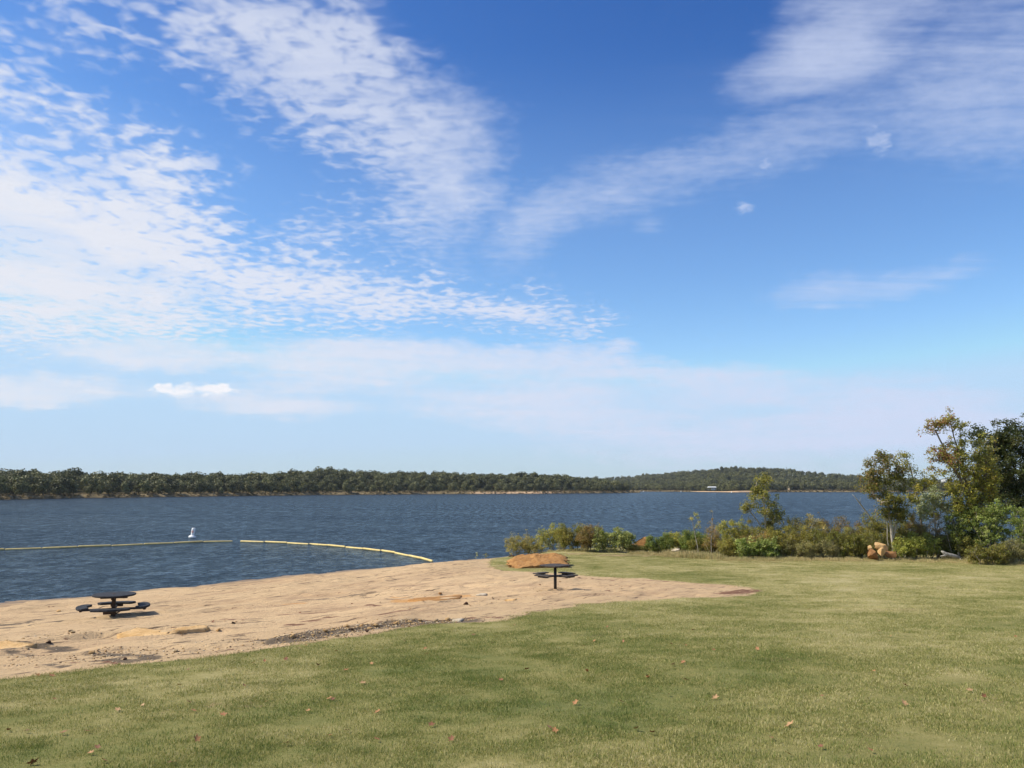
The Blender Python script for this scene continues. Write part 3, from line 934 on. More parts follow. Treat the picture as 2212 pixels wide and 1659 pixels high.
def tubes(P, chains, acc, rtip, rmax, sides=5, expo=0.5):
    V, F, n0 = [], [], 0
    total = acc.max()
    ang = np.arange(sides) * 2 * pi / sides
    cs, sn = np.cos(ang)[:, None], np.sin(ang)[:, None]
    for ids in chains:
        pts = P[ids]
        if len(ids) < 2: continue
        w = acc[ids].copy(); w[0] = min(w[0], w[1] * 1.15)
        r = np.minimum(rtip + (rmax - rtip) * (w / total) ** expo, rmax)
        if acc[ids[-1]] <= 1.01: r[-1] *= 0.5
        d = unit(np.gradient(pts, axis=0))
        ref = np.array((0.31, 0.77, 0.55))
        u = unit(np.cross(d, ref)); v = np.cross(d, u)
        ring = pts[:, None, :] + (u[:, None, :] * cs[None] + v[:, None, :] * sn[None]) * r[:, None, None]
        V.append(ring.reshape(-1, 3))
        k = len(ids)
        i = np.arange(k - 1)[:, None] * sides + np.arange(sides)[None]
        j = np.arange(k - 1)[:, None] * sides + (np.arange(sides)[None] + 1) % sides
        F.append(np.stack([i, j, j + sides, i + sides], -1).reshape(-1, 4) + n0)
        n0 += k * sides
    return np.concatenate(V), np.concatenate(F)
PAL = {
    'olive': [(.145, .130, .036), (.105, .108, .030), (.175, .145, .050), (.12, .10, .032)],
    'yellow': [(.21, .19, .05), (.175, .17, .045), (.13, .135, .038), (.25, .205, .065)],
    'tan': [(.24, .19, .07), (.19, .16, .06), (.15, .14, .045), (.28, .22, .10)],
    'green': [(.075, .098, .028), (.10, .122, .036), (.055, .072, .022), (.125, .135, .045)],
    'bright': [(.120, .148, .042), (.155, .178, .065), (.09, .115, .033), (.20, .21, .095)],
    'lime': [(.155, .165, .045), (.195, .20, .058), (.12, .135, .038), (.225, .205, .062)],
    'brown': [(.165, .105, .050), (.13, .10, .046), (.115, .10, .036), (.19, .12, .055)],
    'grey': [(.15, .135, .075), (.11, .11, .05), (.17, .15, .09), (.13, .115, .055)],
    'silver': [(.22, .225, .17), (.12, .135, .07), (.32, .32, .27), (.15, .16, .09)],
    'broad': [(.145, .16, .055), (.20, .205, .09), (.11, .12, .04), (.25, .245, .13)],
    'oak': [(.045, .055, .022), (.060, .066, .028), (.035, .043, .018), (.075, .072, .034)],
    'autumn': [(.145, .140, .034), (.175, .160, .040), (.105, .115, .028), (.21, .17, .045)],
    'rust': [(.24, .09, .05), (.20, .11, .05), (.27, .13, .05), (.22, .17, .05)],
    'young': [(.125, .145, .035), (.16, .17, .045), (.095, .115, .03), (.19, .19, .055)],
    'dusk': [(.105, .105, .030), (.13, .118, .036), (.08, .085, .026), (.15, .13, .04)],
}
def leaves_for(clumps, rad, per, L, pal, rng, flat=0.85, upb=1.0, aspect=0.55, colfn=None):
    n = len(clumps)
    k = np.repeat(np.arange(n), per)
    rad = np.broadcast_to(np.asarray(rad, float), (n,))
    d = unit(rng.normal(size=(len(k), 3)))
    off = d * (rng.random((len(k), 1)) ** 0.55) * rad[k][:, None] * np.array((1, 1, flat))
    P = clumps[k] + off
    nr = unit(d * 0.5 + rng.normal(size=(len(k), 3)) * 0.75 + np.array((0, 0, upb)))
    Ls = L * rng.uniform(0.65, 1.35, len(k))
    V, F = leaf_quads(P, nr, Ls, Ls * aspect, rng)
    pal_a = np.asarray(PAL[pal])
    cl = rng.integers(0, len(pal_a), n)
    pick = np.where(rng.random(len(k)) < 0.55, cl[k], rng.integers(0, len(pal_a), len(k)))
    C = pal_a[pick] * np.array((2.3, 2.35, 1.75)) * rng.uniform(0.78, 1.25, (len(k), 1)) * (rng.uniform(0.85, 1.15, n)[k])[:, None]
    if colfn is not None:
        C = colfn(P, C, k, rng)
    return V, F, np.repeat(np.clip(C, 0, 1), 4, axis=0)
def plant_thing(name, loc, V, F, wood_mat, leafdata, wood_name, leaf_name, label, cat, group=None):
    e = empty(name, loc)
    tag(e, label, cat, group)
    if V is not None:
        mesh_obj(wood_name, np_mesh(wood_name, V, F, wood_mat, True), e)
    if leafdata is not None:
        v, f, c = leafdata
        mesh_obj(leaf_name, np_mesh(leaf_name, v, f, M_LEAF, False, c), e)
    return e
def shrub(px, ytop, wpx, base, pal, label, leaf=0.07, dens=1.0, twig=0.5, seed=None, wood=None, upright=0.0):
    """base > 100: pixel row of the foot; else distance from the camera"""
    rng = np.random.default_rng(int(px * 7 + ytop * 3) if seed is None else seed)
    if base > 100:
        g = gpt(px, base); Y = g[1]; X = g[0]
    else:
        Y = base; X = col_at(px, Y)
    zg = tz(X, Y)
    Y = float(Y); X = float(X)
    h = (z_at(px, ytop, Y) - zg) * 1.19
    w = wpx * Y / FPX * 1.4
    n = int(np.clip(44 * w * h / 1.0 * dens + 18, 20, 190))
    dpt = min(w * 0.5, 1.0) * 0.85
    # a few overlapping humps make the outline uneven
    nh = max(2, int(round(w / 0.65)))
    ells = []
    for i in range(nh):
        fx = (i + 0.5) / nh - 0.5 + rng.uniform(-.12, .12) / nh
        hh = h * rng.uniform(0.80, 1.04) if i != nh // 2 else h
        ells.append((fx * w * 0.75, rng.uniform(-.3, .3) * dpt, hh * 0.52, w * rng.uniform(0.42, 0.6) / nh + 0.12, dpt * rng.uniform(0.6, 0.9), hh * 0.45))
    cl = in_ellipsoids(ells, n, rng, 0.42)
    cl[:, 2] = np.maximum(cl[:, 2], 0.08)
    ns = max(3, int(w / 0.22))
    trunks = []
    for i in range(ns):
        x0 = rng.uniform(-.32, .32) * w; y0 = rng.uniform(-.3, .3) * dpt
        trunks.append([(x0, y0, -0.08), (x0 * 1.15 + rng.normal() * .06, y0 + rng.normal() * .05, h * 0.22), (x0 * 1.35 + rng.normal() * .12, y0 + rng.normal() * .1, h * rng.uniform(.42, .6))])
    # thin shoots that stick out of the top
    m = int(7 + 14 * twig)
    sh = cl[rng.choice(n, m)] + np.stack([rng.normal(0, .09, m), rng.normal(0, .06, m), rng.uniform(.10, .30, m) * (0.5 + h * 0.5)], -1)
    allc = np.concatenate([cl, sh])
    P, ch, acc = skeleton(trunks, allc, rng, 0.1, 0.25)
    V, F = tubes(P, ch, acc, 0.005, 0.016 + 0.006 * h, 4)
    rad = rng.uniform(0.12, 0.24, n) * (0.7 + 0.3 * min(h, 1.6))
    ld = leaves_for(cl, rad, int(60 * (0.07 / leaf) ** 1.3 * min(dens, 1.3)), leaf, pal, rng)
    ld2 = leaves_for(sh, 0.07, 9, leaf * 0.9, pal, rng)
    ld = (np.concatenate([ld[0], ld2[0]]), np.concatenate([ld[1], ld2[1] + len(ld[0])]), np.concatenate([ld[2], ld2[2]]))
    return plant_thing('shrub', (X, Y, zg), V, F, wood or M_TWIG, ld, 'stems', 'foliage', label, 'shrub', 'shrubs along the lake bank')
def tree(px, py, Y, ells_px, trunks_px, n, per, leaf, pal, label, rtrunk, wood=None, depth=0.8, crad=(0.2, 0.36), colfn=None, name='tree', bare=0, group='trees on the near bank', seed=1, shell=0.45):
    rng = np.random.default_rng(seed)
    sc = Y / FPX
    X = col_at(px, Y); zg = tz(X, Y)
    def loc(a, b, y=0.0):
        return (float(col_at(a, Y) - X), y, float(z_at(a, b, Y) - zg))
    ells = []
    for a, b, rx, rz in ells_px:
        c = loc(a, b, rng.uniform(-.25, .25) * rx * sc)
        ells.append((*c, rx * sc, depth * (rx + rz) * .5 * sc, rz * sc))
    trunks = [[(lambda c: (c[0], rng.normal() * .05, max(c[2], -0.15)))(loc(a, b)) for a, b in t] for t in trunks_px]
    trunks[0][0] = (trunks[0][0][0], 0.0, -0.15)
    cl = in_ellipsoids(ells, n, rng, shell)
    allc = cl
    if bare:
        bc = in_ellipsoids([(e[0], e[1], e[2] + e[5] * .15, e[3] * 1.12, e[4], e[5] * 1.1) for e in ells], bare, rng, 0.2)
        allc = np.concatenate([cl, bc])
    P, ch, acc = skeleton(trunks, allc, rng, 0.14, 0.3)
    V, F = tubes(P, ch, acc, 0.006, rtrunk, 6, 0.55)
    ld = leaves_for(cl, rng.uniform(crad[0], crad[1], n), per, leaf, pal, rng, colfn=colfn)
    return plant_thing(name, (float(X), float(Y), zg), V, F, wood or M_BARK, ld, 'trunk', 'crown', label, 'tree', group)

# ---- trees on the near bank
tree(766, 548, 49.0, [(765, 497, 13, 22), (775, 512, 9, 13), (749, 508, 8, 6), (766, 483, 8, 9), (757, 492, 9, 9)], [[(766, 549), (766, 520), (765, 488)], [(766, 535), (776, 514)], [(766, 532), (751, 511)]],
     105, 44, 0.105, 'dusk', 'slender young tree with open green crown rising alone above the shrub belt', 0.055, M_PALE, seed=3)
def t2col(P, C, k, rng):
    a = ((P[:, 0] < -0.75) | (P[:, 2] > 4.6)) & (rng.random(len(P)) < 0.35)
    C[a] = np.array((.38, .25, .09)) * rng.uniform(.8, 1.2, (a.sum(), 1)); return C
tree(894, 544, 46.0, [(887, 471, 21, 17), (878, 486, 15, 15), (904, 478, 13, 14), (893, 503, 20, 13), (887, 460, 12, 8), (896, 514, 18, 8)], [[(894, 546), (892, 520), (890, 500), (888, 475)], [(889, 546), (889.5, 520), (882, 495)], [(894, 538), (900, 515), (903, 490)]],
     210, 50, 0.11, 'dusk', 'round-crowned tree with pale twin stems behind the pile of broken rocks', 0.075, M_PALE, colfn=t2col, seed=4)
tree(926, 545, 48.0, [(909, 456, 10, 8), (915, 470, 8, 13), (931, 480, 10, 11), (902, 464, 9, 7), (921, 495, 14, 14), (928, 512, 14, 8)], [[(926, 547), (921, 500), (916, 470), (911, 452)], [(922, 505), (930, 478)]],
     90, 34, 0.11, 'autumn', 'thin sparse tree with bare twigs between the two larger trees', 0.05, M_BARK, bare=40, seed=5)
tree(938, 545, 46.8, [(935, 497, 12, 10), (945, 506, 9, 10), (927, 511, 6, 8)], [[(938, 547), (937, 520), (936, 500)], [(938, 532), (945, 508)]],
     60, 50, 0.11, 'silver', 'small tree with silvery pale leaves in front of the tall yellowing tree', 0.04, M_PALE, seed=6)
def t5col(P, C, k, rng):
    red = (P[:, 0] < -1.15) & (P[:, 2] > 4.8)
    top = (P[:, 2] > 5.0) & (rng.random(len(P)) < 0.6)
    C[top] = np.array((.38, .37, .10)) * rng.uniform(.7, 1.3, (top.sum(), 1))
    r = red & (rng.random(len(P)) < 0.4)
    C[r] = np.array((.46, .24, .15)) * rng.uniform(.7, 1.3, (r.sum(), 1))
    low = (P[:, 2] < 3.8) & (rng.random(len(P)) < 0.35)
    C[low] = np.array((.22, .24, .06)) * rng.uniform(.8, 1.2, (low.sum(), 1))
    y = (P[:, 0] > 0.3) & (rng.random(len(P)) < 0.22)
    C[y] = np.array((.48, .37, .08)) * rng.uniform(.8, 1.2, (y.sum(), 1))
    return C
tree(980, 545, 46.5, [(957, 420, 10, 13), (944, 426, 9, 11), (934, 431, 6, 4), (966, 425, 8, 10), (964, 452, 19, 20), (945, 455, 13, 8), (940, 472, 11, 6), (974, 475, 24, 24), (986, 500, 24, 18), (992, 455, 11, 22), (962, 500, 18, 16), (972, 512, 26, 12), (990, 480, 14, 20)],
     [[(980, 548), (978, 518), (972, 488), (965, 455), (958, 420)], [(978, 518), (988, 490), (993, 455)], [(974, 495), (957, 465), (943, 430)], [(970, 480), (968, 428)]],
     540, 36, 0.12, 'autumn', 'tallest tree on the right with yellow-green leaves turning red at its top', 0.12, M_BARK, colfn=t5col, bare=70, seed=7, crad=(0.16, 0.36), shell=0.5)
tree(1040, 560, 53.0, [(1012, 446, 24, 26), (990, 438, 13, 14), (1052, 440, 38, 30), (1022, 478, 36, 32), (1070, 470, 40, 40), (1000, 465, 20, 24), (1012, 508, 30, 16)], [[(1040, 560), (1036, 500), (1020, 445)], [(1037, 520), (1065, 450)], [(1030, 480), (1000, 440)]],
     480, 90, 0.15, 'oak', 'dark green oak at the right edge behind the tall yellowing tree', 0.16, M_BARK, bare=120, seed=8, crad=(0.3, 0.5), group=None)
tree(694, 552, 49.5, [(694, 517, 5, 5), (697, 525, 4, 4)], [[(699, 553), (696, 535), (692, 515)]], 9, 26, 0.08, 'yellow', 'thin leafy sapling standing left of the reddish sapling above dark shrubs', 0.022, M_PALE, seed=9, crad=(.12, .2), group=None, name='sapling')
tree(713, 552, 49.5, [(713, 518, 3.5, 7), (712, 528, 4, 5)], [[(711, 553), (712, 535), (714, 511)]], 10, 22, 0.07, 'brown', 'thin reddish-brown sapling above the twiggy dry shrub', 0.02, M_PALE, seed=10, crad=(.1, .18), group=None, name='sapling')

# ---- shrubs along the bank
SHRUBS = [
    (523, 537, 28, 555.5, 'tan', 'low tan shrub at the lake edge, leftmost on the grassy point', .06, .9, .8),
    (552, 526.5, 24, 56.0, 'yellow', 'loose yellow-green shrub behind the big flat orange boulder', .075, .75, .9),
    (574, 527, 27, 551, 'olive', 'full olive shrub right behind the table-side end of the orange boulder', .07, 1.2, .6),
    (592, 528, 25, 551.5, 'brown', 'brownish feathery shrub between two greener shrubs on the point', .06, 1.1, .9),
    (615, 531, 34, 552.5, 'broad', 'broad-leaved pale green shrub, rightmost of the clump on the point', .10, 1.3, .3),
    (660, 536, 17, 553, 'green', 'dark green low shrub just right of the orange shore rock', .06, 1.3, .5),
    (678, 535, 20, 53.0, 'yellow', 'small yellow shrub behind the pale stone', .075, 1.1, .5),
    (696, 533, 25, 553, 'green', 'dark green shrub under the thin leafy sapling', .06, 1.3, .4),
    (718, 530, 26, 554.5, 'brown', 'dry twiggy brown shrub with bare stems beside the tall grass', .055, .55, 1.6),
    (737, 523, 30, 49.6, 'yellow', 'yellow-olive shrub at the water left of the young tree', .07, 1.0, .7),
    (759, 540, 37, 559, 'bright', 'bright green leafy shrub at the lawn edge below the young tree', .10, 1.2, .4),
    (733, 540.5, 22, 558.5, 'olive', 'olive shrub at the lawn edge right of the tall grass', .06, 1.1, .6),
    (771, 521, 38, 49.2, 'olive', 'wide olive shrub around the foot of the young tree', .065, 1.1, .8),
    (807, 520, 34, 48.9, 'tan', 'yellow-tan shrub against the water right of the young tree', .065, 1.1, .8),
    (790, 542, 26, 558.5, 'grey', 'grey-green shrub at the lawn edge right of the bright green one', .06, 1.1, .8),
    (819, 541.5, 36, 559, 'grey', 'wide grey-brown twiggy shrub at the lawn edge left of the lime shrub', .055, .9, 1.4),
    (844, 519.5, 42, 48.8, 'brown', 'reddish-olive shrub under the leaning dead trunk', .06, 1.1, .9),
    (853, 545.5, 33, 558, 'lime', 'low lime-green shrub just left of the pile of broken rocks', .085, 1.1, .4),
    (878, 519, 26, 47.6, 'olive', 'green-olive shrub at the foot of the leaning dead trunk', .065, 1.1, .7),
    (906, 519, 34, 47.2, 'dusk', 'dark olive shrub behind the pale twin stems', .065, 1.1, .7),
    (917, 536.5, 40, 560, 'lime', 'large yellow-green shrub between the rock pile and the driftwood', .085, 1.2, .5),
    (938, 516, 50, 46.8, 'brown', 'rust-brown shrub behind the driftwood under the silvery tree', .06, 1.1, .9),
    (957, 536, 26, 46.5, 'brown', 'dark brown bare-stemmed shrub right behind the driftwood', .05, .6, 1.5),
    (971, 508, 40, 45.8, 'green', 'tall dark green shrub below the tall yellowing tree', .085, 1.2, .4),
    (1004, 504, 44, 45.2, 'bright', 'tallest leafy green shrub at the right edge of the bank', .095, 1.2, .4),
    (991, 546, 32, 564.5, 'olive', 'olive-yellow shrub reaching furthest onto the lawn at the right', .07, 1.0, .8),
    (1014, 542.5, 26, 564, 'grey', 'grey-brown bushy shrub in the right corner of the lawn edge', .06, 1.0, 1.2),
    (1042, 515, 44, 44.5, 'green', 'dark shrub cut off by the right edge of the picture', .08, 1.0, .6),
    (757, 534, 34, 47.8, 'brown', 'brown shrub hidden behind the bright green one', .06, 1.0, .9),
    (790, 530, 42, 47.6, 'olive', 'olive-brown shrub in the middle row right of the young tree', .065, 1.1, .8),
    (828, 531, 42, 47.4, 'dusk', 'dark olive shrub in the middle row behind the twiggy grey one', .06, 1.1, .9),
    (882, 538, 28, 46.6, 'grey', 'dark tangle of bare stems right behind the rock pile', .05, .55, 1.6),
    (947, 534, 32, 46.3, 'dusk', 'dark olive shrub filling the gap behind the driftwood log', .065, 1.1, .8),
    (973, 533, 30, 45.9, 'olive', 'olive shrub above the dead stump below the tallest tree', .07, 1.1, .8),
    (862, 533, 30, 46.9, 'dusk', 'dark olive shrub behind the low lime-green shrub', .065, 1.0, .8),
    (899, 531, 26, 46.6, 'olive', 'loose olive shrub around the foot of the pale twin stems', .07, .9, .9),
    (650, 545, 20, 552.6, 'olive', 'low olive shrub in front of the orange shore rock', .065, 1.0, .7),
    (707, 540, 26, 554, 'dusk', 'low dark olive shrub between the two thin saplings', .06, 1.1, .7),
    (637, 546, 12, 552.6, 'tan', 'small tan shrub at the gap beside the orange shore rock', .06, 1.0, .8),
]
for (px, yt, w, base, pal, lab, lf, dn, tw) in SHRUBS:
    shrub(px, yt, w, base, pal, lab, lf, dn, tw)
# two seedlings on the sand at the water line
def seedling(px, ytop, base, pal, label, wpx):
    rng = np.random.default_rng(int(px))
    g = gpt(px, base); h = z_at(px, ytop, g[1]) - g[2]; w = wpx * g[1] / FPX
    cl = in_ellipsoids([(0, 0, h * .6, w * .5, w * .4, h * .4)], 9, rng)
    P, ch, acc = skeleton([[(0, 0, -.05), (0.02, 0, h * .5)]], cl, rng, .1, .1)
    V, F = tubes(P, ch, acc, .004, .010, 4)
    plant_thing('seedling', tuple(g), V, F, M_PALE, leaves_for(cl, .07, 14, .05, pal, rng), 'stems', 'foliage', label, 'seedling', 'seedlings at the water line')
seedling(476, 552, 559.2, 'silver', 'pale sprig growing at the water line left of the green tuft', 3.5)
seedling(486, 552.6, 558.6, 'olive', 'small green tuft growing at the water line left of the point', 6)

# ------------------------------------------------------------------ geometry-node scatter for grass and far woods
def scatter(name, pts, rotz, scale, index, sources, kind='stuff', tilt=None):
    src = bpy.data.collections.new(name + ' sources')
    for i, me in enumerate(sources):
        o = bpy.data.objects.new('%s_source_%02d' % (name, i), me)
        src.objects.link(o)
    me = bpy.data.meshes.new(name)
    pts = np.asarray(pts, np.float32)
    me.vertices.add(len(pts)); me.vertices.foreach_set('co', pts.ravel())
    a = me.attributes.new('rz', 'FLOAT_VECTOR', 'POINT')
    r = np.zeros((len(pts), 3), np.float32); r[:, 2] = rotz
    if tilt is not None: r[:, :2] = tilt
    a.data.foreach_set('vector', r.ravel())
    a = me.attributes.new('sz', 'FLOAT_VECTOR', 'POINT')
    sc = np.asarray(scale, np.float32)
    if sc.ndim == 1: sc = np.repeat(sc[:, None], 3, 1)
    a.data.foreach_set('vector', sc.ravel())
    a = me.attributes.new('pick', 'INT', 'POINT'); a.data.foreach_set('value', np.asarray(index, np.int32))
    g = bpy.data.node_groups.new(name, 'GeometryNodeTree')
    g.interface.new_socket('Geometry', in_out='INPUT', socket_type='NodeSocketGeometry')
    g.interface.new_socket('Geometry', in_out='OUTPUT', socket_type='NodeSocketGeometry')
    gi = g.nodes.new('NodeGroupInput'); go = g.nodes.new('NodeGroupOutput')
    ci = g.nodes.new('GeometryNodeCollectionInfo')
    ci.inputs['Collection'].default_value = src
    ci.inputs['Separate Children'].default_value = True
    ci.inputs['Reset Children'].default_value = True
    ip = g.nodes.new('GeometryNodeInstanceOnPoints')
    ip.inputs['Pick Instance'].default_value = True
    def named(nm, t):
        n = g.nodes.new('GeometryNodeInputNamedAttribute'); n.data_type = t; n.inputs[0].default_value = nm
        return [o for o in n.outputs if o.enabled and o.name == 'Attribute'][0]
    L = g.links.new
    L(gi.outputs[0], ip.inputs['Points']); L(ci.outputs[0], ip.inputs['Instance'])
    L(named('pick', 'INT'), ip.inputs['Instance Index'])
    L(named('rz', 'FLOAT_VECTOR'), ip.inputs['Rotation'])
    L(named('sz', 'FLOAT_VECTOR'), ip.inputs['Scale'])
    L(ip.outputs[0], go.inputs[0])
    o = mesh_obj(name, me)
    md = o.modifiers.new('scatter', 'NODES'); md.node_group = g
    tag(o, kind=kind)
    return o

# ---- turf
def blade_patch(seed, n, size, hmin, hmax, width, lean=0.5, curl=True):
    rng = np.random.default_rng(seed)
    x = rng.normal(0, size * 0.42, n); y = rng.normal(0, size * 0.42, n)
    h = rng.uniform(hmin, hmax, n); a = rng.uniform(0, 2 * pi, n)
    ln = np.abs(rng.normal(0, lean, n)) * h; la = rng.uniform(0, 2 * pi, n)
    w = width * rng.uniform(.7, 1.3, n)
    bx, by = np.cos(a) * w / 2, np.sin(a) * w / 2
    V = np.zeros((n, 5, 3))
    V[:, 0] = np.stack([x - bx, y - by, -0.01 + 0 * x], -1); V[:, 1] = np.stack([x + bx, y + by, -0.01 + 0 * x], -1)
    mx, my = x + np.cos(la) * ln * .35, y + np.sin(la) * ln * .35
    V[:, 2] = np.stack([mx + bx * .8, my + by * .8, h * .6], -1); V[:, 3] = np.stack([mx - bx * .8, my - by * .8, h * .6], -1)
    V[:, 4] = np.stack([x + np.cos(la) * ln, y + np.sin(la) * ln, h], -1)
    i = np.arange(n)[:, None] * 5
    Q = np.concatenate([i + 0, i + 1, i + 2, i + 3], 1); T = np.concatenate([i + 3, i + 2, i + 4], 1)
    c = np.repeat(rng.random(n), 5)
    return V.reshape(-1, 3), [Q, T], np.stack([c, c, c], -1)
turf = []
for k in range(5):
    v, f, c = blade_patch(100 + k, 170, 0.30, 0.008, 0.026, 0.0048, 1.1)
    turf.append(np_mesh('turf_patch', v, f, M_BLADE, False, c))
def turf_points():
    out = []
    rng = np.random.default_rng(5)
    for y0, y1, den, sc in ((3.2, 9, 46, 0.8), (9, 15, 34, 0.95), (15, 26, 20, 1.15), (26, 52, 11, 1.45)):
        wmax = 0.66 * y1 + 2.5
        n = int((y1 - y0) * 2 * wmax * den)
        x = rng.uniform(-wmax, wmax, n); y = rng.uniform(y0, y1, n)
        k = np.abs(x) < 0.66 * y + 2.0
        x, y = x[k], y[k]
        s = sand_s(x, y)
        z = terr(x, y)
        k = (s < rng.normal(-0.04, 0.05, len(s))) & (z > 0.12)
        x, y, z = x[k], y[k], z[k]
        patchy = fbm(x * 0.8, y * 0.8, 81, 3)
        k = rng.random(len(x)) < np.clip(0.45 + (patchy - 0.35) * 3.0, 0.35, 1)
        x, y, z = x[k], y[k], z[k]
        out.append(np.stack([x, y, z, np.full(len(x), sc) * rng.uniform(.75, 1.25, len(x))], -1))
    return np.concatenate(out)
TP = turf_points()
_r = np.random.default_rng(6)
_ts = np.stack([TP[:, 3], TP[:, 3], _r.uniform(0.7, 1.3, len(TP))], -1)
scatter('lawn_grass', TP[:, :3], _r.uniform(0, 2 * pi, len(TP)), _ts, _r.integers(0, 5, len(TP)), turf)

# ---- long dry grass where the mower stops
M_HAY, N_, b_ = new_mat('tall dry grass')
_at = N_.n('ShaderNodeAttribute'); _at.attribute_name = 'col'
_sc = N_.n('ShaderNodeSeparateColor'); N_.put(_sc.inputs[0], _at.outputs['Color'])
_oi = N_.n('ShaderNodeObjectInfo')
_hv = N_.m('ADD', N_.m('MULTIPLY', _sc.outputs[0], 0.55), N_.m('MULTIPLY', N_.noise(geo_pos(N_), 0.45, 3, 0.5), 0.5))
N_.put(b_.inputs['Base Color'], N_.cramp(_hv, [(0.25, (0.20, 0.22, 0.06)), (0.42, (0.36, 0.30, 0.11)), (0.6, (0.52, 0.41, 0.18)), (0.8, (0.58, 0.44, 0.21))]))
b_.inputs['Roughness'].default_value = 0.8
hay = []
for k in range(4):
    v, f, c = blade_patch(200 + k, 70, 0.26, 0.07, 0.30, 0.010, 0.45)
    hay.append(np_mesh('hay_patch', v, f, M_HAY, False, c))
def hay_points():
    rng = np.random.default_rng(9)
    P = []
    def strip(pts, n, spread, s0, s1, skip=True):
        pts = [(px, py) for px, py in pts]
        a = np.array([p[0] for p in pts]); b = np.array([p[1] for p in pts])
        for q in rng.uniform(a[0], a[-1], n):
            if skip and (866 < q < 900 or 934 < q < 966) and rng.random() < .8: continue
            g = ground(q, np.interp(q, a, b))
            x, y = g[0] + rng.normal(0, .2), g[1] + rng.uniform(-spread, spread * 2.2)
            P.append((x, y, tz(x, y) - 0.01, rng.uniform(s0, s1)))
    strip([(722, 560.5), (830, 560.5), (900, 561.5), (960, 562.5), (1060, 566)], 760, 0.55, .4, .85)
    strip([(722, 561), (830, 561.5), (900, 562.5), (960, 563.5), (1060, 567)], 420, 0.5, .25, .5, False)
    strip([(668, 556), (722, 559)], 170, 0.8, .8, 1.5)
    strip([(632, 553), (672, 556)], 70, 0.4, .5, .9)
    strip([(500, 556.5), (560, 551.5), (632, 552.5)], 130, 0.4, .4, .9)
    strip([(700, 552), (1060, 555)], 260, 1.2, .6, 1.3)
    return np.array(P)
HP = hay_points()
scatter('tall_dry_grass', HP[:, :3], _r.uniform(0, 2 * pi, len(HP)), HP[:, 3], _r.integers(0, 4, len(HP)), hay)

# ------------------------------------------------------------------ far woods
def far_tree(seed, H=9.0, Wd=8.0, n=950, pal='oak'):
    rng = np.random.default_rng(seed)
    nl = rng.integers(9, 13)
    ells = []
    for i in range(nl):
        a = rng.uniform(0, 2 * pi); rr = rng.uniform(0, .34) * Wd
        zc = H * rng.uniform(.26, .80) - rr * 0.25
        r = Wd * rng.uniform(.19, .29)
        ells.append((rr * math.cos(a), rr * math.sin(a), zc, r, r, r * rng.uniform(.65, .9)))
    P = in_ellipsoids(ells, n, rng, 0.25)
    cen = np.array((0, 0, H * .5))
    nr = unit(unit(P - cen) * 0.8 + rng.normal(size=P.shape) * .55 + np.array((0, 0, .25)))
    Ls = rng.uniform(.45, .95, n) * Wd / 8
    V, F = leaf_quads(P, nr, Ls, Ls * .8, rng)
    pal_a = np.asarray([(.112, .124, .050), (.135, .142, .056), (.090, .104, .042), (.165, .158, .066)])
    C = pal_a[rng.integers(0, 4, n)] * rng.uniform(.8, 1.2, (n, 1))
    C = np.repeat(C, 4, axis=0)
    tr = [[(0, 0, -1.5), (rng.normal() * .2, rng.normal() * .2, H * .3), (rng.normal() * .5, rng.normal() * .5, H * .7)]]
    cl = np.array([e[:3] for e in ells])
    Pp, ch, acc = skeleton(tr, cl, rng, .1, 1.4)
    tv, tf = tubes(Pp, ch, acc, .05, .26, 4)
    verts = np.concatenate([V, tv]); cols = np.concatenate([C, np.tile((.085, .075, .058), (len(tv), 1))])
    return np_mesh('far_tree', verts, [np.concatenate([F, tf + len(V)])], M_FAR, False, cols)
FAR = [far_tree(300 + k, 9.0 * (0.9 + 0.03 * k), 7.2 + 0.25 * k) for k in range(8)]
def wood_points(bank, px0, px1, t0, t1, n, seed, smin, smax, tpow=1.0, zoff=0.0):
    rng = np.random.default_rng(seed)
    # even spread along the shore in metres
    l0, l1 = np.interp([px0, px1], bank.px, bank.len)
    px = np.interp(rng.uniform(l0, l1, n), bank.len, bank.px)
    t = t0 + (t1 - t0) * rng.random(n) ** tpow
    X, Y, Z = bank.at(px, t)
    s = rng.uniform(smin, smax, n)
    return np.stack([X, Y, Z + zoff, s], -1), px, t
# the 300 foremost trees of the left bank stand one by one
def front_rows():
    rng = np.random.default_rng(77)
    l0, l1 = np.interp([-60, 618], LEFT.px, LEFT.len)
    rows = [(9, 70, .50, .92), (16, 76, .62, 1.05), (26, 78, .70, 1.18), (38, 74, .75, 1.25)]
    P = []
    for t, n, a, b in rows:
        ll = np.linspace(l0, l1, n) + rng.uniform(-.45, .45, n) * (l1 - l0) / n
        px = np.interp(ll, LEFT.len, LEFT.px)
        # the shore runs bare for a stretch near the end of the bank
        tt = t + rng.uniform(-4, 5, n) + np.where((px > 450) & (px < 590), 7.0, 0.0)
        X, Y, Z = LEFT.at(px, tt)
        for i in range(n):
            P.append((X[i], Y[i], Z[i], rng.uniform(a, b), px[i], tt[i]))
    return P
FR = front_rows()
for i, (x, y, z, s, px, t) in enumerate(FR):
    o = bpy.data.objects.new('oak_tree', FAR[i % 8])
    o.location = (x, y, z - 0.2); o.rotation_euler = (0, 0, (i * 2.399) % (2 * pi))
    o.scale = (s * random.uniform(.85, 1.15), s * random.uniform(.85, 1.15), s)
    link(o)
    zone = ('left of the buoy', 'straight above the buoy', 'above the curved float line', 'in the middle stretch', 'above the sandy stretch', 'at the wooded tip')[int(np.digitize(px, (150, 235, 360, 470, 590)))]
    tag(o, 'dark green oak %s on the far bank, %s' % ('at the waterside' if t < 14 else 'inside the wood', zone), 'tree', 'oaks on the far left bank')
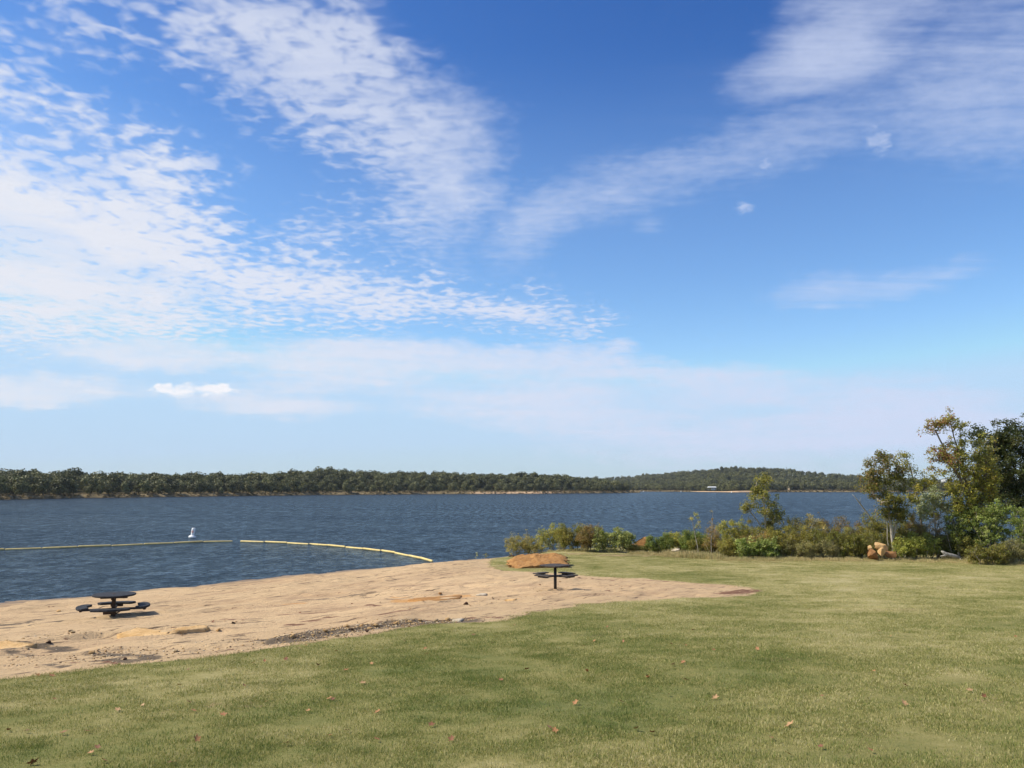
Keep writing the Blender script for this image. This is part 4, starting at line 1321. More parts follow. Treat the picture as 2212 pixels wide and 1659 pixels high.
for px, t, s, lab in ((318, 95, 1.15, 'round oak crown standing above the far ridge, left of a pair'), (329, 96, 1.28, 'round oak crown standing above the far ridge, right of a pair'), (73, 70, 1.45, 'broad oak crown rising highest over the left end of the far wood')):
    X, Y, Z = LEFT.at(np.array([px]), np.array([t]))
    o = bpy.data.objects.new('oak_tree', FAR[int(px) % 8]); o.location = (X[0], Y[0], Z[0] + (1.2 if px > 100 else 0)); o.scale = (s, s, s); link(o)
    tag(o, lab, 'tree', 'oaks on the far left bank')
A1, px_, t_ = wood_points(LEFT, -300, 628, 44, 150, 1500, 501, .85, 1.12)
A1b, _, _ = wood_points(LEFT, -320, -60, 8, 44, 120, 505, .7, 1.05)
A1 = np.concatenate([A1, A1b])
scatter('far_bank_wood', A1[:, :3], _r.uniform(0, 2 * pi, len(A1)), A1[:, 3], _r.integers(0, 8, len(A1)), FAR)
B1, pb, tb = wood_points(RIGHT, 500, 1150, 24, 900, 5200, 502, .85, 1.25, 1.35)
B2, _, _ = wood_points(RIGHT, 560, 1150, 16, 50, 420, 503, .6, 1.0)
B1 = np.concatenate([B1, B2])
scatter('far_hill_wood', B1[:, :3], _r.uniform(0, 2 * pi, len(B1)), B1[:, 3], _r.integers(0, 8, len(B1)), FAR)
# low scrub on the far shores
def scrub_mesh(seed):
    rng = np.random.default_rng(seed)
    cl = in_ellipsoids([(0, 0, .45, .9, .9, .5), (.6, .2, .3, .6, .6, .35)], 150, rng, .5)
    nr = unit(rng.normal(size=cl.shape) + np.array((0, 0, .8)))
    Ls = rng.uniform(.2, .45, len(cl))
    V, F = leaf_quads(cl, nr, Ls, Ls * .7, rng)
    pa = np.asarray([(.16, .12, .055), (.20, .15, .07), (.12, .11, .04), (.24, .18, .10)])
    return np_mesh('scrub', V, F, M_FAR, False, np.repeat(pa[rng.integers(0, 4, len(cl))], 4, axis=0))
SCR = [scrub_mesh(700 + k) for k in range(3)]
C1, _, _ = wood_points(LEFT, -200, 634, .8, 9, 700, 601, .4, 1.1)
C2, _, _ = wood_points(RIGHT, 600, 690, 1, 10, 120, 602, .6, 1.4)
C3, _, _ = wood_points(RIGHT, 758, 1000, 1, 14, 420, 603, .6, 1.6)
C1 = np.concatenate([C1, C2, C3])
scatter('far_shore_scrub', C1[:, :3], _r.uniform(0, 2 * pi, len(C1)), C1[:, 3], _r.integers(0, 3, len(C1)), SCR)

# ------------------------------------------------------------------ rocks
def rock_material(name, a, b_, c_, scale=5.0):
    m, N, b = new_mat(name)
    p = N.n('ShaderNodeTexCoord').outputs['Object']
    n1 = N.noise(p, scale, 6, 0.65); n2 = N.noise(N.mapping(p, scale=(1, 1, 4)), scale * 1.6, 5, 0.6)
    c = N.mix(N.ramp(n1, 0.35, 0.65), a, b_)
    c = N.mix(N.ramp(n2, 0.58, 0.75, 0, 0.8), c, c_)
    N.put(b.inputs['Base Color'], c)
    b.inputs['Roughness'].default_value = 0.92
    b.inputs['Specular IOR Level'].default_value = 0.1
    bump(N, N.m('ADD', N.noise(p, scale * 5, 6, 0.7), n2), 0.8, 0.04, b)
    return m
M_ORANGE = rock_material('orange sandstone', (0.30, 0.145, 0.052), (0.45, 0.240, 0.088), (0.16, 0.070, 0.032))
M_YELLOW = rock_material('yellow sandstone', (0.56, 0.34, 0.14), (0.68, 0.45, 0.22), (0.38, 0.20, 0.08))
M_PALEROCK = rock_material('pale stone', (0.52, 0.42, 0.28), (0.66, 0.56, 0.42), (0.38, 0.28, 0.17))
M_RED = rock_material('red sandstone', (0.24, 0.115, 0.048), (0.34, 0.175, 0.072), (0.14, 0.06, 0.03))
M_BROWN = rock_material('dark brown stone', (0.06, 0.035, 0.025), (0.12, 0.07, 0.045), (0.04, 0.025, 0.02))
M_TANROCK = rock_material('tan stone', (0.44, 0.31, 0.17), (0.56, 0.42, 0.25), (0.30, 0.19, 0.09))
def ico(sub):
    import bmesh
    bm = bmesh.new(); bmesh.ops.create_icosphere(bm, subdivisions=sub, radius=1.0)
    V = np.array([v.co[:] for v in bm.verts]); F = np.array([[v.index for v in f.verts] for f in bm.faces]); bm.free()
    return V, F
ICO = {k: ico(k) for k in (1, 2, 3, 4)}
def rock_mesh(name, size, seed, mat, sub=3, cuts=7, rough=0.10, flat=0.0):
    rng = np.random.default_rng(seed)
    V, F = ICO[sub]
    V = V.copy()
    for _ in range(cuts):                       # broken faces
        n = unit(rng.normal(size=3)); d = rng.uniform(0.34, 0.68)
        s = V @ n - d
        V -= np.maximum(s, 0)[:, None] * n[None]
    # bulging corners and grain
    ph = rng.uniform(0, 10, 6)
    f = fbm(V[:, 0] * 2.2 + ph[0] + V[:, 2], V[:, 1] * 2.2 + ph[1] - V[:, 2], seed, 4) - .5
    V *= (1 + f * rough * 2)[:, None]
    if flat:
        V[:, 2] = np.where(V[:, 2] > flat, flat + (V[:, 2] - flat) * .2, V[:, 2])
    V = V * np.asarray(size) / 2 / np.abs(V).max(0)
    return np_mesh(name, V, F, mat, False)
def rock(name, px, py, size, seed, mat, label, rot=0.0, tilt=(0, 0), sink=0.12, Y=None, zc=None, cat='rock', group=None, sub=3, cuts=7, rough=0.1, flat=0.0):
    if Y is None:
        g = gpt(px, py)
    else:
        x = col_at(px, Y); g = np.array((x, Y, tz(x, Y)))
    o = mesh_obj(name, rock_mesh(name, size, seed, mat, sub, cuts, rough, flat))
    o.location = (g[0], g[1], (g[2] + size[2] * (0.5 - sink)) if zc is None else zc)
    o.rotation_euler = (tilt[0], tilt[1], rot)
    return tag(o, label, cat, group)

# the big flat boulder: a tilted slab with layered broken sides
def big_boulder():
    g = gpt(540, 567.5)
    rng = np.random.default_rng(4)
    n, m = 150, 34
    a = np.arange(n) * 2 * pi / n
    Lx, Ly = 1.42, 1.15
    sup = (np.abs(np.cos(a)) ** 4.5 + np.abs(np.sin(a)) ** 4.5) ** (-1 / 4.5)
    rad = sup * (1 + (fbm(np.cos(a) * 2.2 + 3, np.sin(a) * 2.2, 8, 4) - .5) * 0.34)
    V = []
    H = 0.36
    for k in range(m):
        t = k / (m - 1)
        if t < 0.66:                       # broken side wall in thin beds
            u = t / 0.66
            z = -0.15 + (H + 0.15) * u
            bed = (math.floor(u * 7) * 0.618) % 1.0 - .5
            r = 1.0 + 0.07 * bed - 0.05 * (1 - u)
        else:                              # top
            u = (t - 0.66) / 0.34
            r = 0.985 * (1 - u); z = H
        x, y = np.cos(a) * rad * Lx * r, np.sin(a) * rad * Ly * r
        if t < 0.66:
            jut = 1 + (fbm(x * 3.4, z * 16 + y * 3.4, 12, 5) - .5) * 0.36
            x, y = x * jut, y * jut
            zz = z + (fbm(x * 3, y * 3, 15, 3) - .5) * 0.06
        else:
            edge = sstep(0.0, .10, u)
            step = 0.05 * sstep(.49, .51, fbm(x * .8 + 9, y * .8, 23, 3)) + 0.035 * sstep(.55, .56, fbm(x * 1.4 + 2, y * 1.4, 27, 3))
            zz = z + edge * (step + 0.10 * (fbm(x * .9 + 5, y * .9, 18, 4) - .45)) + (fbm(x * 5, y * 5, 19, 4) - .5) * .07
        # the slab lies tilted: higher at the back and in the middle right
        zz = zz + (y * 0.15 + 0.06 * x - 0.06 * x * x) * np.clip((z + .15) / (H + .15), 0, 1)
        V.append(np.stack([x, y, zz + 0 * x], -1))
    V = np.concatenate(V)
    i = np.arange(m - 1)[:, None] * n + np.arange(n)[None]; j = np.arange(m - 1)[:, None] * n + (np.arange(n)[None] + 1) % n
    F = np.stack([i, j, j + n, i + n], -1).reshape(-1, 4)
    o = mesh_obj('boulder', np_mesh('boulder', V, F, M_ORANGE, False))
    o.location = (g[0], g[1] + 0.75, tz(g[0], g[1] + .6)); o.rotation_euler = (0, 0, math.radians(6))
    tag(o, 'large flat orange sandstone boulder lying on the grass behind the square table', 'boulder')
big_boulder()
rock('stone', 558, 565.2, (.34, .22, .15), 31, M_PALEROCK, 'pale stone at the boulder, seen just above the square table top', .3)
rock('stone', 566.5, 565.2, (.40, .26, .14), 32, M_ORANGE, 'small orange stone beside the right end of the flat boulder', -.2)
rock('rock', 643.5, 0, (1.15, .8, .95), 38, M_ORANGE, 'orange block of rock on the shore seen above a low olive shrub', .4, Y=54.5, zc=z_at(645.5, 543.5, 54.5), cuts=9)
rock('rock', 634, 0, (.6, .5, .6), 34, M_YELLOW, 'tan rock low on the shore left of the orange block', .1, Y=53.6, zc=.72)
rock('rock', 538.5, 549.8, (.38, .34, .36), 35, M_BROWN, 'dark brown upright rock left of the yellow-green shrub', .5)
rock('rock', 534.5, 551.6, (.55, .4, .28), 36, M_RED, 'reddish rock in front of the dark upright rock', .2)
rock('rock', 676, 0, (.62, .42, .34), 41, M_PALEROCK, 'pale rock among shrubs behind the tall grass', .15, Y=50.2, zc=z_at(676, 551.2, 50.2), cuts=14)
rock('rock', 512, 556.8, (.5, .3, .14), 38, M_BROWN, 'dark stone at the waterline under the leftmost shrub', .5)
# pile of broken rocks by the round-crowned tree
for i, (px, py, Y, sz, mat, rot, tl, lab) in enumerate([
    (881.5, 546.6, 45.7, (.86, .6, .56), M_YELLOW, .3, (.35, .35), 'tan topmost block of the broken rock pile'),
    (881.0, 551.8, 45.2, (.62, .5, .62), M_YELLOW, 1.1, (.1, -.3), 'tan middle rock facing the lawn in the rock pile'),
    (873.0, 553.6, 45.0, (.66, .5, .52), M_RED, .5, (.2, .4), 'red-brown lowest rock at the left of the rock pile'),
    (890.0, 552.4, 45.2, (.84, .5, .50), M_RED, -.3, (-.15, .4), 'red-brown slab leaning on the right side of the rock pile'),
    (870.5, 549.0, 45.5, (.46, .4, .56), M_YELLOW, .8, (.1, .2), 'narrow tan rock standing at the upper left of the rock pile')]):
    rock('rock', px, 0, sz, 50 + i, mat, lab, rot, tl, Y=Y, zc=z_at(px, py + 1.2, Y), group='broken rock pile at the bank', cuts=16, sub=4, rough=.05)

# ---- flat slabs on the sand
def slab(px_poly, thick, mat, label, seed, tilt=0.0):
    rng = np.random.default_rng(seed)
    P = np.array([gpt(a, b) for a, b in px_poly])
    c = P.mean(0)
    Q = []
    for a, b in zip(P, np.roll(P, -1, axis=0)):           # rough outline between the corners
        for s in (0, .33, .66):
            Q.append(a + (b - a) * s + np.append(rng.normal(0, .012, 2), 0))
    Q = np.array(Q) - c
    n = len(Q)
    A_ = np.c_[Q[:, 0], Q[:, 1], np.ones(n)]
    co = np.linalg.lstsq(A_, Q[:, 2], rcond=None)[0]
    plane = A_ @ co + thick * .75
    top = Q * np.array((.97, .97, 1)); top[:, 2] = plane + rng.normal(0, .004, n)
    mid = Q.copy(); mid[:, 2] = plane - .02
    bot = Q * np.array((1.0, 1.0, 1)); bot[:, 2] = -0.2 + Q[:, 2]
    inner = top * np.array((.5, .5, 1)); inner[:, 2] = np.c_[inner[:, 0], inner[:, 1], np.ones(n)] @ co + thick * .75 + .003
    V = np.concatenate([bot, mid, top, inner, [inner.mean(0)]])
    F4 = np.array([(r * n + i, r * n + (i + 1) % n, (r + 1) * n + (i + 1) % n, (r + 1) * n + i) for r in range(3) for i in range(n)])
    F3 = np.array([(3 * n + i, 3 * n + (i + 1) % n, 4 * n) for i in range(n)])
    o = mesh_obj('stone_slab', np_mesh('stone_slab', V, [F4, F3], mat))
    o.location = c
    tag(o, label, 'slab', 'yellow stone slabs in the sand')
def bar_slab(p0, p1, depth, thick, label, seed, tilt=.12):
    """straight quarried strip of stone from pixel p0 to p1, half buried"""
    rng = np.random.default_rng(seed)
    A, B = gpt(*p0), gpt(*p1)
    c = (A + B) / 2; L = np.linalg.norm((B - A)[:2]); rz = math.atan2(B[1] - A[1], B[0] - A[0])
    nx, ny = 15, 6
    V = []
    u = np.linspace(-.5, .5, nx); w = np.linspace(-.5, .5, ny)
    for layer in (0, 1):
        for j in range(ny):
            for i in range(nx):
                ex = u[i] * L + (rng.normal(0, .02) if i in (0, nx - 1) else 0)
                ey = w[j] * depth + (rng.normal(0, .012) if j in (0, ny - 1) else 0)
                ed = (i in (0, nx - 1)) or (j in (0, ny - 1))
                ez = (thick + w[j] * depth * tilt + rng.normal(0, .006) - (.012 if ed else 0)) if layer else -.2
                V.append((ex, ey, ez))
    idx = np.arange(nx * ny).reshape(ny, nx)
    top = np.stack([idx[:-1, :-1], idx[:-1, 1:], idx[1:, 1:], idx[1:, :-1]], -1).reshape(-1, 4) + nx * ny
    ring = list(idx[0, :]) + list(idx[1:, -1]) + list(idx[-1, -2::-1]) + list(idx[-2:0:-1, 0])
    side = [(ring[k], ring[(k + 1) % len(ring)], ring[(k + 1) % len(ring)] + nx * ny, ring[k] + nx * ny) for k in range(len(ring))]
    o = mesh_obj('stone_slab', np_mesh('stone_slab', np.array(V), np.concatenate([top, np.array(side)]), M_YELLOW))
    o.location = (c[0], c[1] + depth * .3, min(A[2], B[2]) - .01); o.rotation_euler = (0, 0, rz)
    return tag(o, label, 'slab', 'yellow stone slabs in the sand')
bar_slab((124, 636), (167.5, 634.6), .55, .11, 'long yellow stone slab edging the sand in front of the round table', 1)
bar_slab((168, 631.4), (206, 628.6), .28, .06, 'thin yellow slab running right from the long slab near the round table', 2)
bar_slab((-12, 649.5), (19.5, 648.6), .5, .11, 'yellow stone slab cut by the left edge of the picture', 3)
slab([(408, 601), (416, 598.2), (440, 596.4), (462, 596.2), (460, 598.8), (436, 600.8)], .03, M_ORANGE, 'flat orange ledge stone in the middle of the beach', 4)
slab([(476, 596.2), (480, 594.6), (487, 594.4), (486, 596)], .06, M_PALEROCK, 'white flat stone right of the orange ledge stone', 5)
slab([(504, 600.6), (508, 599.6), (517, 599.4), (515, 600.4)], .03, M_YELLOW, 'small yellow slab left of the square table in the sand', 6)
slab([(452, 621.8), (457, 620.2), (464, 620.3), (462, 621.8)], .06, M_PALEROCK, 'white stone at the right end of the gravel streak', 7)

# ---- gravel streak and scattered pebbles
def pebble_field(name, pts, sizes, mat_cols, seed):
    rng = np.random.default_rng(seed)
    V0, F0 = ICO[1]
    Vs, Fs, Cs = [], [], []
    for i, (p, s) in enumerate(zip(pts, sizes)):
        a = rng.uniform(0, 2 * pi); R = np.array(((math.cos(a), -math.sin(a), 0), (math.sin(a), math.cos(a), 0), (0, 0, 1)))
        v = V0 * (1 + rng.uniform(-.25, .25, (len(V0), 1))) * np.array((s, s * rng.uniform(.55, .9), s * rng.uniform(.35, .6)))
        Vs.append(v @ R.T + np.array(p) + np.array((0, 0, s * .2))); Fs.append(F0 + i * len(V0))
        Cs.append(np.tile(np.asarray(mat_cols[rng.integers(0, len(mat_cols))]) * rng.uniform(.75, 1.2), (len(V0), 1)))
    me = np_mesh(name, np.concatenate(Vs), np.concatenate(Fs), M_PEB, False, np.concatenate(Cs))
    return tag(mesh_obj(name, me), kind='stuff')
M_PEB, N_, b_ = new_mat('pebbles')
_at = N_.n('ShaderNodeAttribute'); _at.attribute_name = 'col'
N_.put(b_.inputs['Base Color'], N_.mix(N_.ramp(N_.noise(geo_pos(N_), 40, 4, .6), .3, .7), (.6, .6, .6), (1.2, 1.2, 1.2), 'MIX'))
_mx = N_.mix(1.0, _at.outputs['Color'], N_.mix(N_.ramp(N_.noise(geo_pos(N_), 40, 4, .6), .3, .7), (.7, .7, .7), (1.15, 1.15, 1.15)), 'MULTIPLY')
N_.put(b_.inputs['Base Color'], _mx); b_.inputs['Roughness'].default_value = .9
PEBC = [(.55, .36, .16), (.46, .28, .11), (.60, .45, .27), (.30, .18, .08), (.17, .11, .06), (.62, .50, .34)]
rngp = np.random.default_rng(21)
_gp = np.array([ground(a, b)[:2] for a, b in GRAVEL_PX])
def near_poly(poly, n, spread):
    L = np.concatenate([[0], np.cumsum(np.linalg.norm(np.diff(poly, axis=0), axis=1))])
    q = rngp.uniform(0, L[-1], n)
    x = np.interp(q, L, poly[:, 0]); y = np.interp(q, L, poly[:, 1])
    x = x + rngp.normal(0, spread, n); y = y + rngp.normal(0, spread, n)
    k = sand_s(x, y) > 0.03
    x, y = x[k], y[k]
    return np.stack([x, y, terr(x, y)], -1)
GP = near_poly(_gp, 1300, .42)
pebble_field('gravel', GP, rngp.uniform(.010, .030, len(GP)), PEBC, 1)
SP = []
for px, py, n, sp in ((60, 655, 160, .7), (120, 657, 130, .6), (70, 640, 120, .6), (250, 645, 90, .6), (480, 600, 90, .9), (560, 592, 90, .9), (200, 650, 60, .8), (45, 664, 80, .5)):
    c = ground(px, py)
    xy = c[:2] + rngp.normal(0, sp, (n, 2)) * np.array((2.0, .8))
    xy = xy[sand_s(xy[:, 0], xy[:, 1]) > .05]
    SP.append(np.stack([xy[:, 0], xy[:, 1], terr(xy[:, 0], xy[:, 1])], -1))
SP = np.concatenate(SP)
pebble_field('pebbles', SP, rngp.uniform(.008, .03, len(SP)), PEBC, 2)
# larger stones that can be picked out singly
STV = [rock_mesh('stone', (1, .75, .55), 400 + k, (M_YELLOW, M_TANROCK, M_ORANGE, M_YELLOW, M_BROWN)[k], 2, 6) for k in range(5)]
STONES = [(292, 637, 8, 0), (313, 635.5, 7, 3), (326, 632, 9, 0), (333, 629.5, 7, 3), (341, 633, 7, 1), (348, 627.5, 10, 0), (352, 630.5, 8, 4), (361, 626.5, 8, 0), (370, 629, 9, 3), (377, 627, 11, 0), (384, 623.5, 8, 1), (396, 624, 8, 0), (410, 622.5, 9, 3), (421, 621.5, 8, 0), (436, 621, 9, 1), (447, 620.6, 9, 0), (304, 637.5, 7, 1), (337, 636.5, 8, 1), (367, 632, 8, 4),
          (70, 631.5, 7, 1), (73, 632.8, 8, 1), (49, 643, 9, 4), (27, 649, 7, 1), (92, 653, 10, 3), (104, 657, 6, 1), (125, 659.5, 7, 4), (59.5, 611.5, 8, 3), (176, 652, 9, 1), (168, 634.5, 8, 4), (218, 631, 9, 0), (233, 623.5, 7, 4), (440, 594.2, 6, 2), (466, 604.5, 9, 4), (6, 641.5, 7, 3), (18, 642, 6, 3)]
for i, (px, py, s, k) in enumerate(STONES):
    g = gpt(px, py)
    o = bpy.data.objects.new('stone', STV[k])
    sc = s * 0.72 * g[1] / FPX
    o.location = (g[0], g[1], g[2] + sc * .16); o.scale = (sc, sc, sc); o.rotation_euler = (0, 0, i * 1.7)
    link(o)
    where = 'in the gravel streak at the lawn edge' if i < 19 else 'lying on the open sand'
    col = ('yellow', 'pale', 'orange', 'ochre', 'dark')[k]
    tag(o, 'small %s stone %s' % (col, where), 'stone', 'small stones on the beach')

# ------------------------------------------------------------------ fallen leaves
M_DRY, N_, b_ = new_mat('dry leaf')
_oi = N_.n('ShaderNodeObjectInfo')
_c = N_.cramp(_oi.outputs['Random'], [(0.0, (.20, .075, .035)), (.35, (.36, .15, .05)), (.7, (.46, .22, .075)), (1.0, (.52, .33, .16))])
N_.put(b_.inputs['Base Color'], N_.mix(N_.ramp(N_.noise(N_.n('ShaderNodeTexCoord').outputs['Object'], 6, 4, .6), .3, .7), _c, N_.mix(0.5, _c, (.16, .07, .03))))
b_.inputs['Roughness'].default_value = .7
def leaf_mesh(seed):
    rng = np.random.default_rng(seed)
    n = 20
    a = np.arange(n) * 2 * pi / n
    r = 0.38 + 0.13 * np.cos(a * 5 + rng.uniform(-.3, .3)) + rng.normal(0, .03, n)
    r[0] += .08
    rows = [np.zeros((1, 3))]
    cu, cv = rng.uniform(.5, 1.3), rng.uniform(.1, .6)
    def bend(x, y): return cu * .55 * y * y + cv * .5 * x * x + .06 * np.sin(5 * x + 2) * y
    V = [(0, 0, bend(0, 0))]
    for f in (.5, 1.0):
        x, y = np.cos(a) * r * f * 1.15, np.sin(a) * r * f * .9
        V += list(zip(x, y, bend(x, y)))
    V = np.array(V) + np.array((0, 0, .08))
    F3 = np.array([(0, 1 + i, 1 + (i + 1) % n) for i in range(n)])
    F4 = np.array([(1 + i, 1 + n + i, 1 + n + (i + 1) % n, 1 + (i + 1) % n) for i in range(n)])
    # stalk
    s = np.array([(.40, -.01, .1), (.40, .01, .1), (.62, .012, .16), (.62, -.012, .16)])
    s[:, 2] += bend(s[:, 0], 0) * .5
    k = len(V)
    V = np.concatenate([V, s]); F4 = np.concatenate([F4, [(k, k + 1, k + 2, k + 3)]])
    return np_mesh('leaf', V, [F3, F4], M_DRY, True)
LM = [leaf_mesh(900 + k) for k in range(7)]
LEAVES = []
def put(lst, fx, fy, ox, oy):
    for a, b, *r in lst: LEAVES.append((ox + a / fx, oy + b / fy))
put([(728, 103), (780, 117), (820, 48), (1062, 118), (1102, 20), (1151, 10), (1246, 2), (1382, 27), (1507, 48), (1580, 107), (1436, 176), (1450, 180), (235, 178), (512, 226), (622, 205), (820, 192), (842, 230), (972, 247), (1163, 190), (1343, 230), (1645, 235), (116, 319), (276, 327), (380, 320), (35, 314), (1434, 340), (1510, 318), (1249, 374), (1640, 357), (1966, 355), (1878, 292), (143, 460), (450, 450), (425, 392), (396, 415), (750, 460), (2182, 95)], 4.355, 4.355, 0, 660.3)
put([(751, 18), (709, 26), (80, 47), (338, 53), (598, 80), (760, 92), (291, 192), (485, 187), (890, 170), (1347, 163), (690, 157), (551, 305), (175, 298), (201, 313), (620, 322), (1130, 347), (1342, 383), (1704, 118), (1700, 195), (1980, 138), (2040, 162), (1200, 415), (1555, 400), (1570, 55)], 4.286, 4.286, 507.9, 660.3)
put([(170, 459), (120, 483), (135, 603), (232, 390), (308, 460), (368, 449), (535, 473), (605, 480), (640, 406), (687, 374), (737, 501), (946, 497), (545, 572), (592, 562), (423, 633), (1580, 435), (1525, 410), (2172, 437), (425, 307), (1192, 305)], 4.754, 4.754, 558.7, 546)
put([(912, 514), (1060, 570), (1072, 610), (327, 570), (145, 570), (195, 547), (410, 590), (275, 690), (485, 730), (45, 645), (942, 412), (1548, 530), (1708, 398), (1410, 470), (1797, 725), (668, 682), (490, 500)], 7.258, 7.258, 279.4, 571.4)
rl = np.random.default_rng(33)
def put_leaf(px, py, size, k, label, name='fallen_leaf', lift=.026):
    g = gpt(px, py)
    o = bpy.data.objects.new(name, LM[k % 7])
    o.location = (g[0], g[1], g[2] + lift)
    o.scale = (size, size, size)
    o.rotation_euler = (rl.normal(0, .35), rl.normal(0, .35), rl.uniform(0, 2 * pi))
    link(o)
    return tag(o, label, 'leaf', 'fallen leaves on the lawn')
for i, (px, py) in enumerate(LEAVES):
    third = 'left' if px < 341 else ('middle' if px < 683 else 'right')
    deep = 'near' if py > 700 else 'far'
    put_leaf(px, py, rl.uniform(.055, .088), i, 'dry brown leaf fallen on the grass, %s part of the lawn, %s side' % (third, deep))
put_leaf(507.9 + 1210 / 4.286, 660.3 + 288 / 4.286, .10, 2, 'largest bright orange leaf on the grass, low right of centre')
put_leaf(857 / 4.355, 660.3 + 355 / 4.355, .08, 4, 'dark red leaf on the grass near the lower left')
# leaves collected on the sand and along the bank
for i, (px, py) in enumerate([(236, 622), (243, 620.5), (246, 619.5), (213, 622), (225, 621.5), (38, 676), (52, 676.5), (470, 606), (300, 613), (352, 604), (410, 609), (428, 607), (560, 582), (540, 585), (622, 589), (655, 585), (600, 584)]):
    o = put_leaf(px, py, rl.uniform(.07, .10), i, 'dark dry leaf lying on the sand', lift=.008)
    o['group'] = 'dry leaves on the sand'

# ------------------------------------------------------------------ picnic tables
M_TABLE, N_, b_ = new_mat('black coated mesh')
_p = N_.n('ShaderNodeTexCoord').outputs['Object']
_n = N_.noise(_p, 9, 5, .6)
N_.put(b_.inputs['Base Color'], N_.mix(N_.ramp(_n, .35, .7), (.020, .021, .024), (.045, .045, .048)))
b_.inputs['Roughness'].default_value = .72; b_.inputs['Specular IOR Level'].default_value = .22
_v = N_.n('ShaderNodeTexVoronoi'); N_.put(_v.inputs['Vector'], _p); _v.inputs['Scale'].default_value = 55
bump(N_, _v.outputs['Distance'], .5, .01, b_)
M_RUST = simple_mat('rusty brown steel', (.055, .032, .022), .7, .45, 12, .3, .4)
M_BLACK = simple_mat('black steel', (.022, .021, .021), .5, .3, 10, .4, .2)
M_OLDWOOD = simple_mat('weathered dark boards', (.062, .050, .042), .75, .35, 9, .25, .5)
def round_table():
    g = gpt(113, 616.5)
    root = empty('picnic_table', (g[0], g[1], g[2]), math.radians(19))
    tag(root, 'round black picnic table with four curved seats standing on the sand', 'picnic table')
    zt, zs = 0.64, 0.315
    tt = MB().lathe([(.02, zt - .055), (.555, zt - .055), (.585, zt - .04), (.585, zt - .008), (.57, zt), (.02, zt + .002)], 40).build('table_top', M_TABLE, root)
    MB().box((0, 0, (zt - .05 + .12) / 2 - .06), (.105, .105, zt - .05 + .12), bevel=.008).build('post', M_RUST, root)
    MB().box((0, 0, .02), (.13, .13, .10), bevel=.02).build('post_foot', M_RUST, root)
    for r in (0, pi / 2):
        b = MB().box((0, 0, zt - .093), (.72, .075, .075), Matrix.Rotation(r, 3, 'Z'), .006)
        if r: b = MB().box((0, .225, zt - .0935), (.074, .34, .074), None, .006).box((0, -.225, zt - .0935), (.074, .34, .074), None, .006)
        b.build('top_support', M_RUST, tt)
    for k in range(4):
        a = k * pi / 2
        R = Matrix.Rotation(a, 3, 'Z')
        arm = MB().box(R @ Vector((.46, 0, zs - .105)), (.80, .06, .06), R, .006).build('seat_arm', M_TABLE, root)
        d = Matrix.Rotation(a, 3, 'Z') @ Matrix.Rotation(-.55, 3, 'Y')
        MB().box(R @ Vector((.19, 0, zs - .165)), (.30, .05, .035), d, .004).build('brace', M_RUST, arm)
        # curved bench
        n = 16
        V = []
        hw = math.radians(34)
        for i in range(n + 1):
            t = -hw + 2 * hw * i / n + a
            e = 1 - 0.35 * max(0, (abs(2 * i / n - 1) - .86) / .14)
            rm, rw = .835, .135 * e
            for rr, zz in ((rm - rw, zs - .06), (rm + rw, zs - .06), (rm + rw + .01, zs - .03), (rm + rw, zs), (rm - rw, zs), (rm - rw - .01, zs - .03)):
                V.append((rr * math.cos(t), rr * math.sin(t), zz))
        F = [(i * 6 + j, i * 6 + (j + 1) % 6, i * 6 + 6 + (j + 1) % 6, i * 6 + 6 + j) for i in range(n) for j in range(6)] + [tuple(range(5, -1, -1)), tuple(n * 6 + j for j in range(6))]
        seat = MB().add(V, F).build('seat', M_TABLE, root)
        MB().box(R @ Vector((.835, 0, zs - .10)), (.07, .34, .078), R, .006).build('seat_bracket', M_RUST, seat)
    return root
def square_table():
    g = gpt(555.3, 588.6)
    root = empty('picnic_table', (g[0], g[1], g[2]), math.radians(45 + 3))
    tag(root, 'square dark picnic table with four straight benches beside the flat orange boulder', 'picnic table')
    H = 0.80
    s, c = .43, .10
    out = [(-s + c, -s), (s - c, -s), (s, -s + c), (s, s - c), (s - c, s), (-s + c, s), (-s, s - c), (-s, -s + c)]
    b = MB()
    V = [(x * f, y * f, z) for f, z in ((.93, H - .05), (1, H - .035), (1, H - .008), (.985, H)) for x, y in out]
    F = [(r * 8 + i, r * 8 + (i + 1) % 8, r * 8 + 8 + (i + 1) % 8, r * 8 + 8 + i) for r in range(3) for i in range(8)] + [tuple(range(7, -1, -1)), tuple(range(24, 32))]
    tt = b.add(V, F).build('table_top', M_OLDWOOD, root)
    MB().lathe([(.052, -.15), (.052, H - .05)], 18).build('post', M_BLACK, root, True)
    MB().box((0, 0, H - .066), (.5, .07, .03), None, .004).build('top_support', M_BLACK, tt)
    MB().box((0, .17, H - .0665), (.07, .25, .028), None, .004).box((0, -.17, H - .0665), (.07, .25, .028), None, .004).build('top_support', M_BLACK, tt)
    zs = .50
    for k in range(4):
        R = Matrix.Rotation(k * pi / 2, 3, 'Z')
        MB().box(R @ Vector((.34, 0, zs - .075)), (.62, .05, .05), R, .005).build('seat_arm', M_BLACK, root)
        sv = []
        seat = MB().box(R @ Vector((.645, 0, zs - .02)), (.24, .62, .04), R, .012).build('seat', M_OLDWOOD, root)
        MB().box(R @ Vector((.645, 0, zs - .065)), (.10, .40, .045), R, .004).build('seat_bracket', M_BLACK, seat)
    return root
round_table(); square_table()

